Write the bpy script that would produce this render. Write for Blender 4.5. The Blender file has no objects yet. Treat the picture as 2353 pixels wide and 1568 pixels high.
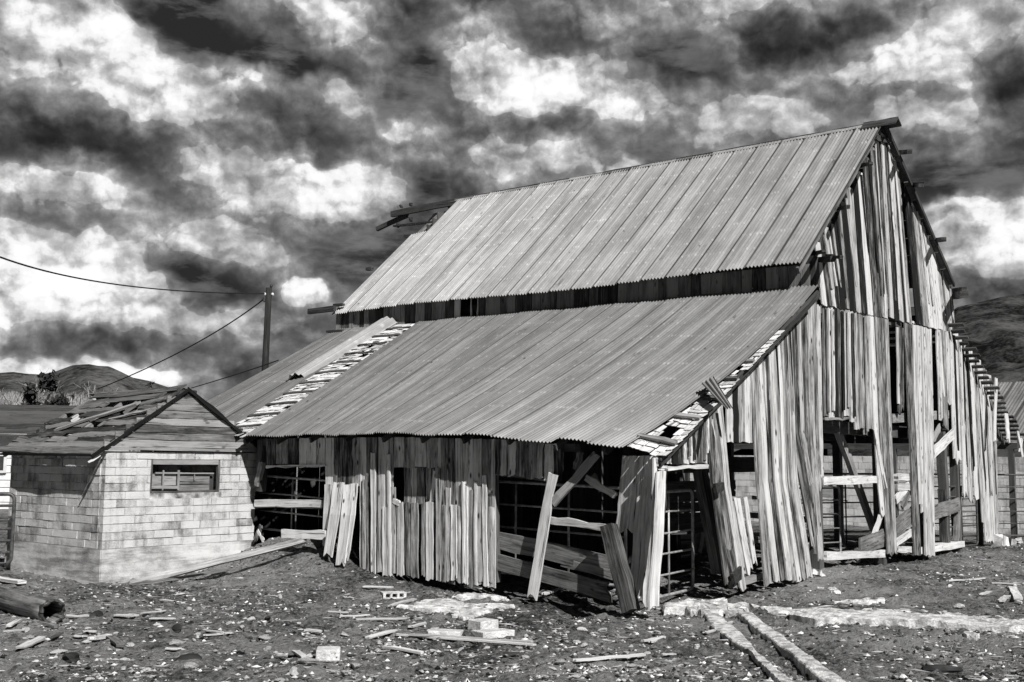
import bpy, math, random
import numpy as np
from math import sin, cos, pi, radians
random.seed(7)
RNG = np.random.default_rng(11)
SC = bpy.context.scene
COL = SC.collection

# ------------------------------------------------------------------ camera
# a surveyed frame: camera 2.2 m above the yard, pitched up 6 degrees, a slight roll
F, PIT, ROL, CH = 2563., .106, .0096, 2.2
CX, CY = 1176.5, 784.
cam_d = bpy.data.cameras.new('camera')
cam_d.sensor_width = 36.0
cam_d.lens = 36.0 * F / 2353.
cam_d.clip_start = .1
cam_d.clip_end = 30000
cam = bpy.data.objects.new('camera', cam_d)
COL.objects.link(cam)
from mathutils import Matrix, Vector
cam.matrix_world = (Matrix.Translation((0, 0, CH)) @ Matrix.Rotation(pi / 2 + PIT, 4, 'X')
                    @ Matrix.Rotation(ROL, 4, 'Z'))
SC.camera = cam
SC.view_settings.view_transform = 'Standard'
SC.view_settings.look = 'None'
SC.view_settings.gamma = 1
SC.view_settings.exposure = 0.18
SC.view_settings.use_curve_mapping = False
SC.cycles.max_bounces = 5
SC.cycles.diffuse_bounces = 3

# ------------------------------------------------------------------ survey helpers (photo measurements -> points on the place's planes)
_c, _s, _cr, _sr = cos(PIT), sin(PIT), cos(ROL), sin(ROL)
EYE = np.array([0, 0, CH])
def V(*a): return np.array(a, float)
def ray(px, py):
    a, b = px - CX, py - CY
    x = (_cr * a + _sr * b) / F
    y = -(-_sr * a + _cr * b) / F
    return np.array([x, _c - y * _s, _s + y * _c])
def on_plane(px, py, O, n):
    r = ray(px, py)
    return EYE + r * (((np.array(O) - EYE) @ np.array(n)) / (r @ np.array(n)))
class Frame:
    def __init__(s, O, yaw):
        s.O = np.array(O, float)
        s.u = V(-cos(yaw), sin(yaw), 0)
        s.v = V(sin(yaw), cos(yaw), 0)
    def w(s, u, v, z): return s.O + s.u * u + s.v * v + V(0, 0, z)
    def pu(s, px, py, u=0): return on_plane(px, py, s.w(u, 0, 0), s.u)
    def pv(s, px, py, v=0): return on_plane(px, py, s.w(0, v, 0), s.v)
    def loc(s, p): q = p - s.O; return q @ s.u, q @ s.v, q[2]
YB = .6542
B = Frame(V(2.7092, 17.0146, 0) - .7161 * V(sin(YB), cos(YB), 0), YB)      # barn: near corner, u along the ridge, v across the gable
S = Frame(V(-7.1332, 19.7395, 0), .6778)                                    # block shed: near corner
UP = V(0, 0, 1)

# ------------------------------------------------------------------ node helpers
class NT:
    def __init__(s, tree, dim='3D'): s.dim = dim; s.t = tree; s.n = tree.nodes; s.l = tree.links
    def put(s, sock, v):
        if hasattr(v, 'is_output') or isinstance(v, bpy.types.NodeSocket): s.l.new(v, sock)
        elif v is not None:
            try: sock.default_value = v
            except Exception: sock.default_value = (v, v, v) if len(sock.default_value) == 3 else (v, v, v, 1)
    def m(s, op, a, b=None, c=None, clamp=False):
        n = s.n.new('ShaderNodeMath'); n.operation = op; n.use_clamp = clamp
        for i, x in enumerate((a, b, c)):
            if x is not None: s.put(n.inputs[i], x)
        return n.outputs[0]
    def vm(s, op, a, b=None):
        n = s.n.new('ShaderNodeVectorMath'); n.operation = op
        s.put(n.inputs[0], a)
        if b is not None: s.put(n.inputs[1], b)
        return n.outputs['Value'] if op in ('LENGTH', 'DOT_PRODUCT') else n.outputs[0]
    def mapping(s, v, loc=(0, 0, 0), scale=(1, 1, 1), rot=(0, 0, 0)):
        n = s.n.new('ShaderNodeMapping')
        s.put(n.inputs[0], v)
        n.inputs['Location'].default_value = loc; n.inputs['Rotation'].default_value = rot; n.inputs['Scale'].default_value = scale
        return n.outputs[0]
    def noise(s, v, scale, detail=4, rough=.55, dist=0, col=False, lac=2.0):
        n = s.n.new('ShaderNodeTexNoise'); n.noise_dimensions = s.dim
        if v is not None: s.put(n.inputs['Vector'], v)
        n.inputs['Scale'].default_value = scale; n.inputs['Detail'].default_value = detail
        n.inputs['Roughness'].default_value = rough; n.inputs['Distortion'].default_value = dist
        n.inputs['Lacunarity'].default_value = lac
        return n.outputs['Color' if col else 'Fac']
    def voro(s, v, scale, feature='F1', out='Distance', rnd=1):
        n = s.n.new('ShaderNodeTexVoronoi'); n.voronoi_dimensions = s.dim; n.feature = feature
        s.put(n.inputs['Vector'], v); n.inputs['Scale'].default_value = scale; n.inputs['Randomness'].default_value = rnd
        return n.outputs[out]
    def ss(s, x, a, b, lo=0., hi=1.):
        n = s.n.new('ShaderNodeMapRange'); n.interpolation_type = 'SMOOTHSTEP'
        s.put(n.inputs[0], x)
        for i, q in enumerate((a, b, lo, hi)): n.inputs[i + 1].default_value = q
        return n.outputs[0]
    def lin(s, x, a, b, lo=0., hi=1., clamp=True):
        n = s.n.new('ShaderNodeMapRange'); n.clamp = clamp
        s.put(n.inputs[0], x)
        for i, q in enumerate((a, b, lo, hi)): n.inputs[i + 1].default_value = q
        return n.outputs[0]
    def mix(s, f, a, b):
        n = s.n.new('ShaderNodeMix'); n.data_type = 'FLOAT'
        s.put(n.inputs[0], f); s.put(n.inputs[2], a); s.put(n.inputs[3], b)
        return n.outputs[0]
    def comb(s, x, y, z):
        n = s.n.new('ShaderNodeCombineXYZ')
        for i, q in enumerate((x, y, z)): s.put(n.inputs[i], q)
        return n.outputs[0]
    def grey(s, x): return s.comb(x, x, x)
    def attr(s, name, out='Fac'):
        n = s.n.new('ShaderNodeAttribute'); n.attribute_name = name
        return n.outputs[out]

# ------------------------------------------------------------------ sun and sky
TO_SUN = V(.318, -.577, .58); TO_SUN /= np.linalg.norm(TO_SUN)
sun_d = bpy.data.lights.new('sun', 'SUN'); sun_d.energy = 5.0; sun_d.angle = radians(.53); sun_d.color = (1, .985, .965)
sun = bpy.data.objects.new('sun', sun_d); COL.objects.link(sun)
sun.rotation_euler = Vector(-TO_SUN).to_track_quat('-Z', 'Y').to_euler()
sun.location = (20, -30, 40)

def build_sky():
    w = bpy.data.worlds.new('World'); SC.world = w; w.use_nodes = True
    t = NT(w.node_tree, '2D')
    for n in list(t.n): t.n.remove(n)
    # --- group: density and brightness of the cloud field at a direction given as (azimuth, elevation)
    g = bpy.data.node_groups.new('cloud_field', 'ShaderNodeTree')
    g.interface.new_socket('P', in_out='INPUT', socket_type='NodeSocketVector')
    g.interface.new_socket('D', in_out='OUTPUT', socket_type='NodeSocketFloat')
    g.interface.new_socket('B', in_out='OUTPUT', socket_type='NodeSocketFloat')
    q = NT(g, '2D')
    gi = q.n.new('NodeGroupInput'); go = q.n.new('NodeGroupOutput')
    P = gi.outputs[0]
    w1 = q.vm('SCALE', q.vm('SUBTRACT', q.noise(P, 9, 3, .5, col=True), (.5, .5, .5))); w1.node.inputs['Scale'].default_value = .038
    w2 = q.vm('SCALE', q.vm('SUBTRACT', q.noise(P, 45, 2, .6, col=True), (.5, .5, .5))); w2.node.inputs['Scale'].default_value = .016
    W = q.vm('ADD', q.vm('ADD', P, w1), w2)
    # px, py, rx, ry (photo measure), density, brightness
    blobs = [
        (80, 90, 210, 105, 1.0, .40), (170, 130, 190, 110, .8, .26), (300, 165, 200, 105, 1.0, .42), (400, 235, 150, 80, .9, .36), (330, 265, 260, 60, .6, .10), (40, 235, 170, 60, .6, -.12),
        (150, 335, 260, 52, .5, -.62), (60, 400, 260, 50, .3, .10), (470, 60, 170, 110, -.9, -.35), (700, 165, 140, 45, -.7, -.22),
        (770, 80, 150, 95, .9, .30), (560, 25, 130, 70, .7, .12), (520, 175, 70, 45, .5, .10), (590, 200, 60, 40, .5, .12), (950, 40, 110, 70, .3, -.40), (980, 165, 70, 50, -.5, -.2),
        (1180, 190, 170, 85, 1.1, .62), (1330, 205, 190, 85, 1.1, .62), (1450, 240, 90, 60, .9, .35), (1180, 285, 210, 45, .5, -.42),
        (735, 235, 60, 60, .7, .25), (800, 260, 70, 60, .5, .2), (900, 340, 120, 60, .6, .16), (620, 320, 130, 60, .1, -.22), (650, 275, 90, 50, .1, -.16), 
        (690, 450, 140, 70, 1.0, .50), (820, 450, 120, 80, 1.0, .50), (500, 405, 100, 75, .8, .32), (430, 400, 70, 50, .5, .16), (560, 480, 60, 50, .4, .1),
        (300, 420, 220, 70, .4, .04), (30, 440, 90, 70, .6, .30), (240, 480, 150, 60, .5, .20), (400, 500, 100, 50, -.3, -.2),
        (450, 555, 170, 70, .9, .34), (570, 610, 130, 60, .7, .26), (560, 680, 130, 45, .2, -.42), (330, 640, 130, 60, -.6, -.35), (450, 650, 130, 70, -.6, -.32), (180, 590, 90, 40, -.3, -.2),
        (110, 640, 260, 105, 1.1, .60), (230, 700, 180, 85, 1.1, .50), (320, 745, 120, 50, .8, .3), (215, 585, 40, 60, .8, .5), (40, 700, 160, 120, 1.0, .60),
        (30, 790, 90, 50, .3, -.30), (170, 770, 90, 50, .3, -.38), (290, 790, 90, 50, .3, -.32), (420, 720, 130, 50, .4, .10), (110, 850, 220, 30, .6, .48), (300, 870, 120, 30, .6, .45),
        (540, 760, 130, 50, .9, .42), (480, 850, 120, 40, .5, -.05), (700, 690, 70, 40, 1.1, .62), (560, 860, 120, 60, .3, -.28), (700, 760, 120, 30, .2, -.25),
        (1050, 430, 100, 110, -.5, -.28), (960, 420, 60, 120, -.4, -.3), (930, 620, 170, 90, -.6, -.26), (1010, 330, 110, 80, .4, .1), (1130, 330, 60, 90, .5, .25), (1210, 380, 150, 90, .6, .34), (1330, 340, 170, 60, .3, .0),
        (1500, 130, 130, 90, -.4, -.18), (1650, 170, 260, 70, .1, -.22), (1500, 30, 260, 70, .3, .06), (1330, 60, 160, 90, .3, -.05), (1120, 90, 140, 60, .4, .08), (1250, 70, 110, 40, .0, -.2),
        (1760, 75, 90, 75, .7, -.50), (1900, 95, 210, 60, .8, -.66), (2050, 40, 150, 40, .3, -.18), (2345, 215, 95, 120, .8, -.80), (1730, 15, 240, 60, .6, .36), (2220, 60, 250, 120, .6, .33),
        (2120, 165, 300, 80, .6, .28), (1560, 250, 140, 60, .5, .12), (2240, 190, 90, 60, .5, .05), (2200, 285, 330, 60, .6, .36), (1720, 290, 180, 60, .5, .26), (1620, 330, 130, 50, .4, .16), (2200, 400, 260, 50, -.4, -.22), (2330, 430, 160, 50, .4, .05),
        (2260, 580, 170, 90, 1.0, .36), (2330, 520, 110, 80, .8, .36), (2190, 480, 80, 40, .6, .18), (2280, 655, 200, 45, .6, -.05), (2080, 330, 120, 50, .3, -.12), (1420, 400, 80, 30, .6, .36),
    ]
    D = B_ = None
    for n_, (px, py, rx, ry, wd, wb) in enumerate(blobs):
        r = ray(px, py); r = r / np.linalg.norm(r)
        az, el = math.atan2(r[0], r[1]), math.asin(r[2])
        sx, sy = F / rx * .86, F / ry * .86
        gt = q.n.new('ShaderNodeTexGradient'); gt.gradient_type = 'SPHERICAL'
        if n_ % 4 == 0: Wc = W
        if D is not None and n_ % 4 == 0:      # keeps the evaluation in sequence
            Wc = q.vm('MULTIPLY_ADD', D, (1e-9, 1e-9, 0)); q.put(Wc.node.inputs[2], W)
        mp = q.mapping(Wc, (-az * sx, -el * sy, 0), (sx, sy, 0))
        q.put(gt.inputs[0], mp)
        o = gt.outputs['Fac']
        D = q.m('MULTIPLY', o, wd) if D is None else q.m('MULTIPLY_ADD', o, wd, D)
        if wd > .45 and wb > .08:              # a sunlit crown over a shaded base
            k = q.vm('DOT_PRODUCT', mp, (.22, .75, 0))
            b_ = q.m('MULTIPLY_ADD', k, .62 * wd + .15, wb)
            B_ = q.m('MULTIPLY', o, b_) if B_ is None else q.m('MULTIPLY_ADD', o, b_, B_)
        else:
            B_ = q.m('MULTIPLY', o, wb) if B_ is None else q.m('MULTIPLY_ADD', o, wb, B_)
    q.l.new(D, go.inputs[0]); q.l.new(B_, go.inputs[1])
    # --- group: fractal detail of the clouds: cauliflower domes on top of drifting wisps
    g2 = bpy.data.node_groups.new('cloud_detail', 'ShaderNodeTree')
    g2.interface.new_socket('P', in_out='INPUT', socket_type='NodeSocketVector')
    g2.interface.new_socket('D', in_out='OUTPUT', socket_type='NodeSocketFloat')
    q = NT(g2, '2D')
    gi = q.n.new('NodeGroupInput'); go = q.n.new('NodeGroupOutput')
    w2 = q.vm('SCALE', q.vm('SUBTRACT', q.noise(gi.outputs[0], 26, 4, .6, col=True), (.5, .5, .5))); w2.node.inputs['Scale'].default_value = .028
    W = q.vm('ADD', gi.outputs[0], w2)
    W = q.mapping(W, scale=(1, 1.3, 1))
    D = q.m('MULTIPLY', q.m('SUBTRACT', q.noise(W, 11, 7, .55), .5), 1.7)
    for sc_, am in ((17, .52), (38, .30), (85, .17)):
        v = q.voro(W, sc_)
        D = q.m('MULTIPLY_ADD', q.m('SUBTRACT', .28, q.m('MULTIPLY', v, v)), am, D)
    q.l.new(D, go.inputs[0])
    # --- world
    tc = t.n.new('ShaderNodeTexCoord')
    d = tc.outputs['Generated']
    sep = t.n.new('ShaderNodeSeparateXYZ'); t.put(sep.inputs[0], d)
    x, y, z = sep.outputs
    az = t.m('ARCTAN2', x, y); el = t.m('ARCSINE', z)
    P = t.comb(az, el, 0)
    def grp(p, tree):
        n = t.n.new('ShaderNodeGroup'); n.node_tree = tree; t.put(n.inputs[0], p); return n.outputs
    ma, mb_ = grp(P, g)
    fa = grp(P, g2)[0]; fbn = grp(t.vm('ADD', P, (.0035, .0070, 0)), g2)[0]; fcn = grp(t.vm('ADD', P, (.009, .022, 0)), g2)[0]
    den = t.m('MULTIPLY_ADD', ma, 1.5, fa)
    L1 = t.m('SUBTRACT', fa, fbn); L2 = t.m('SUBTRACT', fa, fcn)
    cov = t.ss(den, -.55, .35)
    lit = t.m('MULTIPLY_ADD', L1, 2.2, t.m('MULTIPLY', L2, 1.7))
    lit = t.m('MULTIPLY', lit, t.ss(den, -.2, .7, .35, 1))
    fineP = t.noise(t.mapping(P, scale=(1, 1.6, 1)), 48, 6, .62)
    lit = t.m('MULTIPLY_ADD', t.m('SUBTRACT', fineP, .5), 1.3, lit)
    ex = t.m('MULTIPLY_ADD', t.m('MINIMUM', mb_, .20), 4.4, lit)
    cl = t.m('MULTIPLY', t.m('POWER', 2.0, ex), .165)
    # towering sunlit cumulus: a crisp edged layer in front of the grey one
    cov2 = t.ss(t.m('MULTIPLY_ADD', mb_, 2.7, t.m('MULTIPLY', fa, .78)), .40, .52)
    br = t.m('MULTIPLY', t.m('POWER', 2.0, t.m('MULTIPLY_ADD', t.m('SUBTRACT', mb_, .40), 2.4, t.m('MULTIPLY', lit, .95))), .56)
    br = t.m('MAXIMUM', t.m('MINIMUM', br, t.m('MULTIPLY_ADD', br, .25, .60)), .12)
    cl = t.mix(cov2, cl, br)
    cl = t.m('MINIMUM', t.m('MAXIMUM', cl, .016), .95)
    sky = t.n.new('ShaderNodeTexSky'); sky.sky_type = 'NISHITA'; sky.sun_disc = False
    sky.sun_elevation = math.asin(TO_SUN[2]); sky.sun_rotation = math.atan2(TO_SUN[0], TO_SUN[1])
    sr = t.n.new('ShaderNodeSeparateColor'); t.put(sr.inputs[0], sky.outputs[0])
    base = t.m('MULTIPLY', sr.outputs[0], .020)       # red-filtered blue sky: dark
    wisp = t.noise(t.mapping(P, scale=(1, 3.2, 1), rot=(0, 0, .1)), 13, 7, .6)
    base = t.m('MULTIPLY', base, 1.0)
    base = t.m('ADD', t.m('MINIMUM', base, .05), t.ss(wisp, .42, .75, 0, .12))
    base = t.m('MAXIMUM', t.m('MULTIPLY_ADD', mb_, .12, base), .022)
    colr = t.mix(cov, base, cl)
    # unseen sky overhead and behind the viewer is made dark to weaken ambient light
    unseen_dim = t.m('MAXIMUM', t.ss(t.m('ABSOLUTE', az), .52, .85), t.ss(el, .48, .70))
    colr = t.mix(unseen_dim, colr, t.m('MULTIPLY_ADD', base, .35, .018))
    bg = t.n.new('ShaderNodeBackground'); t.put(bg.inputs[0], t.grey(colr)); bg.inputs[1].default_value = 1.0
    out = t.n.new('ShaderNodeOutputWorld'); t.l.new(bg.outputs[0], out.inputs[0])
    w.cycles.sampling_method = 'MANUAL'; w.cycles.sample_map_resolution = 512
build_sky()
# ------------------------------------------------------------------ mesh builder
def nrm(a): a = np.array(a, float); return a / max(1e-9, np.linalg.norm(a))
class MB:
    """collects boards, boxes, tubes and sheets; build() links them as ONE mesh object"""
    def __init__(s): s.v = []; s.f = []; s.uv = []; s.tone = []; s.n = 0; s.smooth = []
    def add(s, verts, faces, uvs, tone, smooth=False):
        # uvs: one (u, v) per vertex ; tone: number or one per vertex
        k = len(verts)
        s.v.append(np.asarray(verts, float)); s.uv.append(np.asarray(uvs, float))
        s.tone.append(np.full(k, tone) if np.isscalar(tone) else np.asarray(tone, float))
        n = s.n
        for f in faces: s.f.append([i + n for i in f])
        s.smooth += [smooth] * len(faces)
        s.n += k
    def board(s, A, B, wd, w, nd, th, tone=None, seg=5, wob=.006, rag=(.004, .02), mid=None, w2=None, cup=0.):
        A, B = np.array(A, float), np.array(B, float)
        wd, nd = nrm(wd), nrm(nd)
        L = np.linalg.norm(B - A); d = (B - A) / max(L, 1e-6)
        if tone is None: tone = RNG.random()
        w2 = w if w2 is None else w2
        ou, ov = RNG.random(2) * 40
        verts, uv = [], []
        ks = (-.5, -.18, .17, .5)
        e0 = RNG.random(4) * rag[0]; e1 = RNG.random(4) * rag[1]
        wl = RNG.normal(0, wob, (seg + 1, 2)); nb = RNG.normal(0, wob * .7, seg + 1)
        for i in range(seg + 1):
            t = i / seg
            C = A + (B - A) * t
            if mid is not None:
                Mp = np.array(mid, float); k2 = .5
                q_ = A + (Mp - A) * (t / k2) if t < k2 else Mp + (B - Mp) * ((t - k2) / (1 - k2))
                C = C * .15 + q_ * .85
            ww = w + (w2 - w) * t
            for side in (.5, -.5):
                for j, k in enumerate(ks):
                    off = wd * (k * ww + (wl[i, 0] if j == 0 else wl[i, 1] if j == 3 else 0)) + nd * (side * th + nb[i] + cup * (abs(k) * 2) ** 2)
                    al = d * (e0[j] if i == 0 else -e1[j] if i == seg else 0)
                    verts.append(C + off + al)
                    uv.append((k * ww + ou + (side + .5) * .37, t * L + ov))
        F_ = []
        for i in range(seg):
            a, b = i * 8, (i + 1) * 8
            for j in range(3):
                F_.append((a + j, a + j + 1, b + j + 1, b + j))
                F_.append((a + 4 + j + 1, a + 4 + j, b + 4 + j, b + 4 + j + 1))
            F_.append((a + 4, a, b, b + 4)); F_.append((a + 3, a + 7, b + 7, b + 3))
        for j in range(3):
            F_.append((j, j + 4, j + 5, j + 1)); e = seg * 8
            F_.append((e + j, e + j + 1, e + j + 5, e + j + 4))
        s.add(verts, F_, uv, tone)
    def beam(s, A, B, w, h, up=UP, tone=None, seg=4, wob=.006, rag=(.0, .02)):
        """squared timber from A to B; h along up"""
        A, B = np.array(A, float), np.array(B, float)
        d = nrm(B - A); side = np.cross(d, up)
        if np.linalg.norm(side) < 1e-3: side = np.cross(d, V(1, 0, 0))
        side = nrm(side); u2 = nrm(np.cross(side, d))
        s.board(A, B, u2, h, side, w, tone, seg, wob, rag)
    def box(s, C, ax, ay, az, tone=None, jit=0.):
        """C centre, ax ay az half extents"""
        if tone is None: tone = RNG.random()
        C = np.array(C, float); ou = RNG.random(2) * 20
        vs, uv = [], []
        for a in (-1, 1):
            for b in (-1, 1):
                for c in (-1, 1):
                    vs.append(C + a * np.array(ax) + b * np.array(ay) + c * np.array(az) + RNG.normal(0, jit, 3) if jit else C + a * np.array(ax) + b * np.array(ay) + c * np.array(az))
                    uv.append((a * np.linalg.norm(ax) + b * np.linalg.norm(ay) + ou[0], c * np.linalg.norm(az) + ou[1]))
        s.add(vs, [(0, 1, 3, 2), (4, 6, 7, 5), (0, 4, 5, 1), (2, 3, 7, 6), (0, 2, 6, 4), (1, 5, 7, 3)], uv, tone)
    def tube(s, pts, r, n=8, tone=.5, caps=True):
        pts = [np.array(p, float) for p in pts]
        rs = r if hasattr(r, '__len__') else [r] * len(pts)
        vs, uv, fs = [], [], []
        L = 0; ou = RNG.random() * 9
        ref = None
        for i, p in enumerate(pts):
            d = nrm((pts[min(i + 1, len(pts) - 1)] - pts[max(i - 1, 0)]))
            if ref is None or abs(ref @ d) > .98: ref = UP if abs(d[2]) < .9 else V(1, 0, 0)
            a = nrm(np.cross(d, ref)); b = np.cross(a, d)
            if i: L += np.linalg.norm(p - pts[i - 1])
            for k in range(n):
                an = 2 * pi * k / n
                vs.append(p + rs[i] * (cos(an) * a + sin(an) * b)); uv.append((k / n * 2 * pi * rs[i] + ou, L))
        for i in range(len(pts) - 1):
            for k in range(n):
                k2 = (k + 1) % n
                fs.append((i * n + k, i * n + k2, (i + 1) * n + k2, (i + 1) * n + k))
        m = len(fs)
        if caps: fs += [tuple(range(n))[::-1], tuple((len(pts) - 1) * n + k for k in range(n))]
        s.add(vs, fs, uv, tone, True)
        if caps: s.smooth[-1] = s.smooth[-2] = False
    def grid(s, Pts, uvs, tone, smooth=True):
        """Pts: rows x cols x 3"""
        Pts = np.asarray(Pts); R, C = Pts.shape[:2]
        fs = [(i * C + j, i * C + j + 1, (i + 1) * C + j + 1, (i + 1) * C + j) for i in range(R - 1) for j in range(C - 1)]
        s.add(Pts.reshape(-1, 3), fs, np.asarray(uvs).reshape(-1, 2), tone if np.isscalar(tone) else np.asarray(tone).reshape(-1), smooth)
    def prism(s, poly, up, h, tone=None, bulge=0.):
        """poly: points in order (top outline); extruded by -up*h"""
        if tone is None: tone = RNG.random()
        k = len(poly); poly = [np.array(p, float) for p in poly]
        cen = sum(poly) / k
        vs = poly + [p - np.array(up) * h + (p - cen) * .03 for p in poly]
        uv = [(p[0], p[1]) for p in poly] + [(p[0] + .1, p[1] + h) for p in poly]
        fs = [tuple(range(k)), tuple(range(k, 2 * k))[::-1]] + [(i, i + k, (i + 1) % k + k, (i + 1) % k) for i in range(k)]
        s.add(vs, fs, uv, tone)
    def build(s, name, mat, parent=None, label=None, cat=None, group=None, kind=None, shade=None):
        v = np.concatenate(s.v); uv = np.concatenate(s.uv); tone = np.concatenate(s.tone)
        if parent is None:
            lo, hi = v.min(0), v.max(0)
            org = V((lo[0] + hi[0]) / 2, (lo[1] + hi[1]) / 2, lo[2])
        else:
            p = parent
            while p.parent: p = p.parent
            org = np.array(p['_org']) if '_org' in p else np.array(p.location)
        me = bpy.data.meshes.new(name)
        nf = len(s.f)
        cnt = np.fromiter((len(f) for f in s.f), int, nf)
        loops = np.fromiter((i for f in s.f for i in f), int, cnt.sum())
        me.vertices.add(len(v)); me.vertices.foreach_set('co', (v - org).ravel().astype(np.float32))
        me.loops.add(len(loops)); me.loops.foreach_set('vertex_index', loops.astype(np.int32))
        me.polygons.add(nf); me.polygons.foreach_set('loop_start', np.concatenate(([0], np.cumsum(cnt)[:-1])).astype(np.int32))
        me.update(calc_edges=True)
        me.polygons.foreach_set('use_smooth', np.array(s.smooth if shade is None else [shade] * nf, bool))
        ul = me.uv_layers.new(name='UVMap'); ul.data.foreach_set('uv', uv[loops].ravel().astype(np.float32))
        at = me.attributes.new('tone', 'FLOAT', 'POINT'); at.data.foreach_set('value', tone.astype(np.float32))
        me.materials.append(mat)
        me.validate()
        o = bpy.data.objects.new(name, me); COL.objects.link(o)
        if parent is None: o.location = org; tag(o, label, cat, group, kind)
        else:
            o.parent = parent
            if label: o['label'] = label
            if kind: o['kind'] = kind
        return o
def tag(o, label=None, cat=None, group=None, kind=None):
    if label: o['label'] = label
    if cat: o['category'] = cat
    if group: o['group'] = group
    if kind: o['kind'] = kind
    return o
def empty(name, loc, label, cat, group=None):
    o = bpy.data.objects.new(name, None); COL.objects.link(o); o.location = tuple(loc); o.empty_display_size = .3
    return tag(o, label, cat, group)
def lerp(a, b, t): return a + (b - a) * t
def interp(x, xs, ys): return float(np.interp(x, xs, ys))

# numpy value noise for terrain
def vnoise(x, y, seed=0):
    xi, yi = np.floor(x).astype(np.int64), np.floor(y).astype(np.int64)
    fx, fy = x - xi, y - yi
    fx, fy = fx * fx * (3 - 2 * fx), fy * fy * (3 - 2 * fy)
    def h(a, b):
        n = (a * 374761393 + b * 668265263 + seed * 1442695041) & 0x7fffffff
        n = ((n ^ (n >> 13)) * 1274126177) & 0x7fffffff
        return ((n ^ (n >> 16)) & 0xffff) / 65535.
    return lerp(lerp(h(xi, yi), h(xi + 1, yi), fx), lerp(h(xi, yi + 1), h(xi + 1, yi + 1), fx), fy)
def fbm(x, y, sc, octv=4, seed=0, g=.5):
    r = 0; a = 1; t = 0
    for k in range(octv):
        r = r + a * (vnoise(x * sc * 2 ** k + 17.3 * k, y * sc * 2 ** k - 9.1 * k, seed + k) - .5); t += a; a *= g
    return r / t * 2

# ------------------------------------------------------------------ materials (the photo is black and white: everything is grey)
def material(name, rough=.85, spec=.3, metal=0.):
    m = bpy.data.materials.new(name); m.use_nodes = True
    t = NT(m.node_tree); b = t.n['Principled BSDF']
    b.inputs['Roughness'].default_value = rough; b.inputs['Metallic'].default_value = metal
    b.inputs['Specular IOR Level'].default_value = spec
    tc = t.n.new('ShaderNodeTexCoord')
    return m, t, b, tc
def bump(t, b, h, dist, strength=1.0):
    n = t.n.new('ShaderNodeBump'); n.inputs['Strength'].default_value = strength; n.inputs['Distance'].default_value = dist
    t.put(n.inputs['Height'], h); t.l.new(n.outputs[0], b.inputs['Normal'])
def wood_mat(name, lo, hi, tone_amt=.5, knots=1., contrast=1., rough=.85, mid=.54):
    m, t, b, tc = material(name, rough, .2)
    uv = tc.outputs['UV']; tone = t.attr('tone')
    fine = t.noise(t.mapping(uv, scale=(34, 1.3, 1)), 1, 4, .7)
    med = t.noise(t.mapping(uv, scale=(10, .9, 1)), 1, 4, .6, .6)
    blot = t.noise(t.mapping(uv, scale=(4.5, 1.5, 1)), 1, 5, .65)
    x = t.m('ADD', t.m('MULTIPLY', fine, .44), t.m('ADD', t.m('MULTIPLY', med, .32), t.m('MULTIPLY', blot, .32)))
    x = t.m('ADD', x, t.m('MULTIPLY', t.m('SUBTRACT', tone, .5), tone_amt * .42))
    c = .24 / contrast
    x = t.ss(x, mid - c, mid + c)
    crack = t.ss(t.noise(t.mapping(uv, scale=(20, .55, 1)), 1, 4, .6), .33, .40)
    x = t.m('MULTIPLY', x, t.lin(crack, 0, 1, .15, 1))
    if knots:
        kd = t.voro(t.mapping(uv, scale=(6.5, 2.6, 1)), 1)
        kn = t.ss(kd, .07, .20)
        x = t.m('MULTIPLY', x, t.lin(kn, 0, 1, 1 - .8 * knots, 1))
    stain = t.ss(t.noise(t.mapping(uv, scale=(7, .9, 1)), 1, 6, .7), .56, .70)
    x = t.m('MULTIPLY', x, t.lin(stain, 0, 1, 1, .28))
    col = t.mix(x, lo, hi)
    t.put(b.inputs['Base Color'], t.grey(col))
    hgt = t.m('ADD', t.m('MULTIPLY', fine, .5), t.m('ADD', t.m('MULTIPLY', med, .6), t.m('MULTIPLY', crack, .6)))
    bump(t, b, hgt, .012, .9)
    return m
M = {}
M['wood'] = wood_mat('weathered_wood', .010, .66, 1.0, 1.3, 1.3, mid=.585)
M['wood_side'] = wood_mat('weathered_wood_side', .010, .78, .8, 1.2, 1.25, mid=.55)
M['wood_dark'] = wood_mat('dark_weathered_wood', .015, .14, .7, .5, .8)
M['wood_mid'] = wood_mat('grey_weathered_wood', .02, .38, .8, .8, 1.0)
M['wood_pale'] = wood_mat('pale_bleached_wood', .10, .80, .8, .6, .95)
M['wood_shed'] = wood_mat('shed_roof_wood', .012, .25, .8, .8, .95)
M['pole'] = wood_mat('tarred_pole', .012, .07, .5, .3, .9)
M['charred'] = wood_mat('charred_wood', .006, .03, .7, 0, .9)
M['shingle'] = wood_mat('old_wood_shingle', .08, .85, 1.2, .0, .9)
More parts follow.
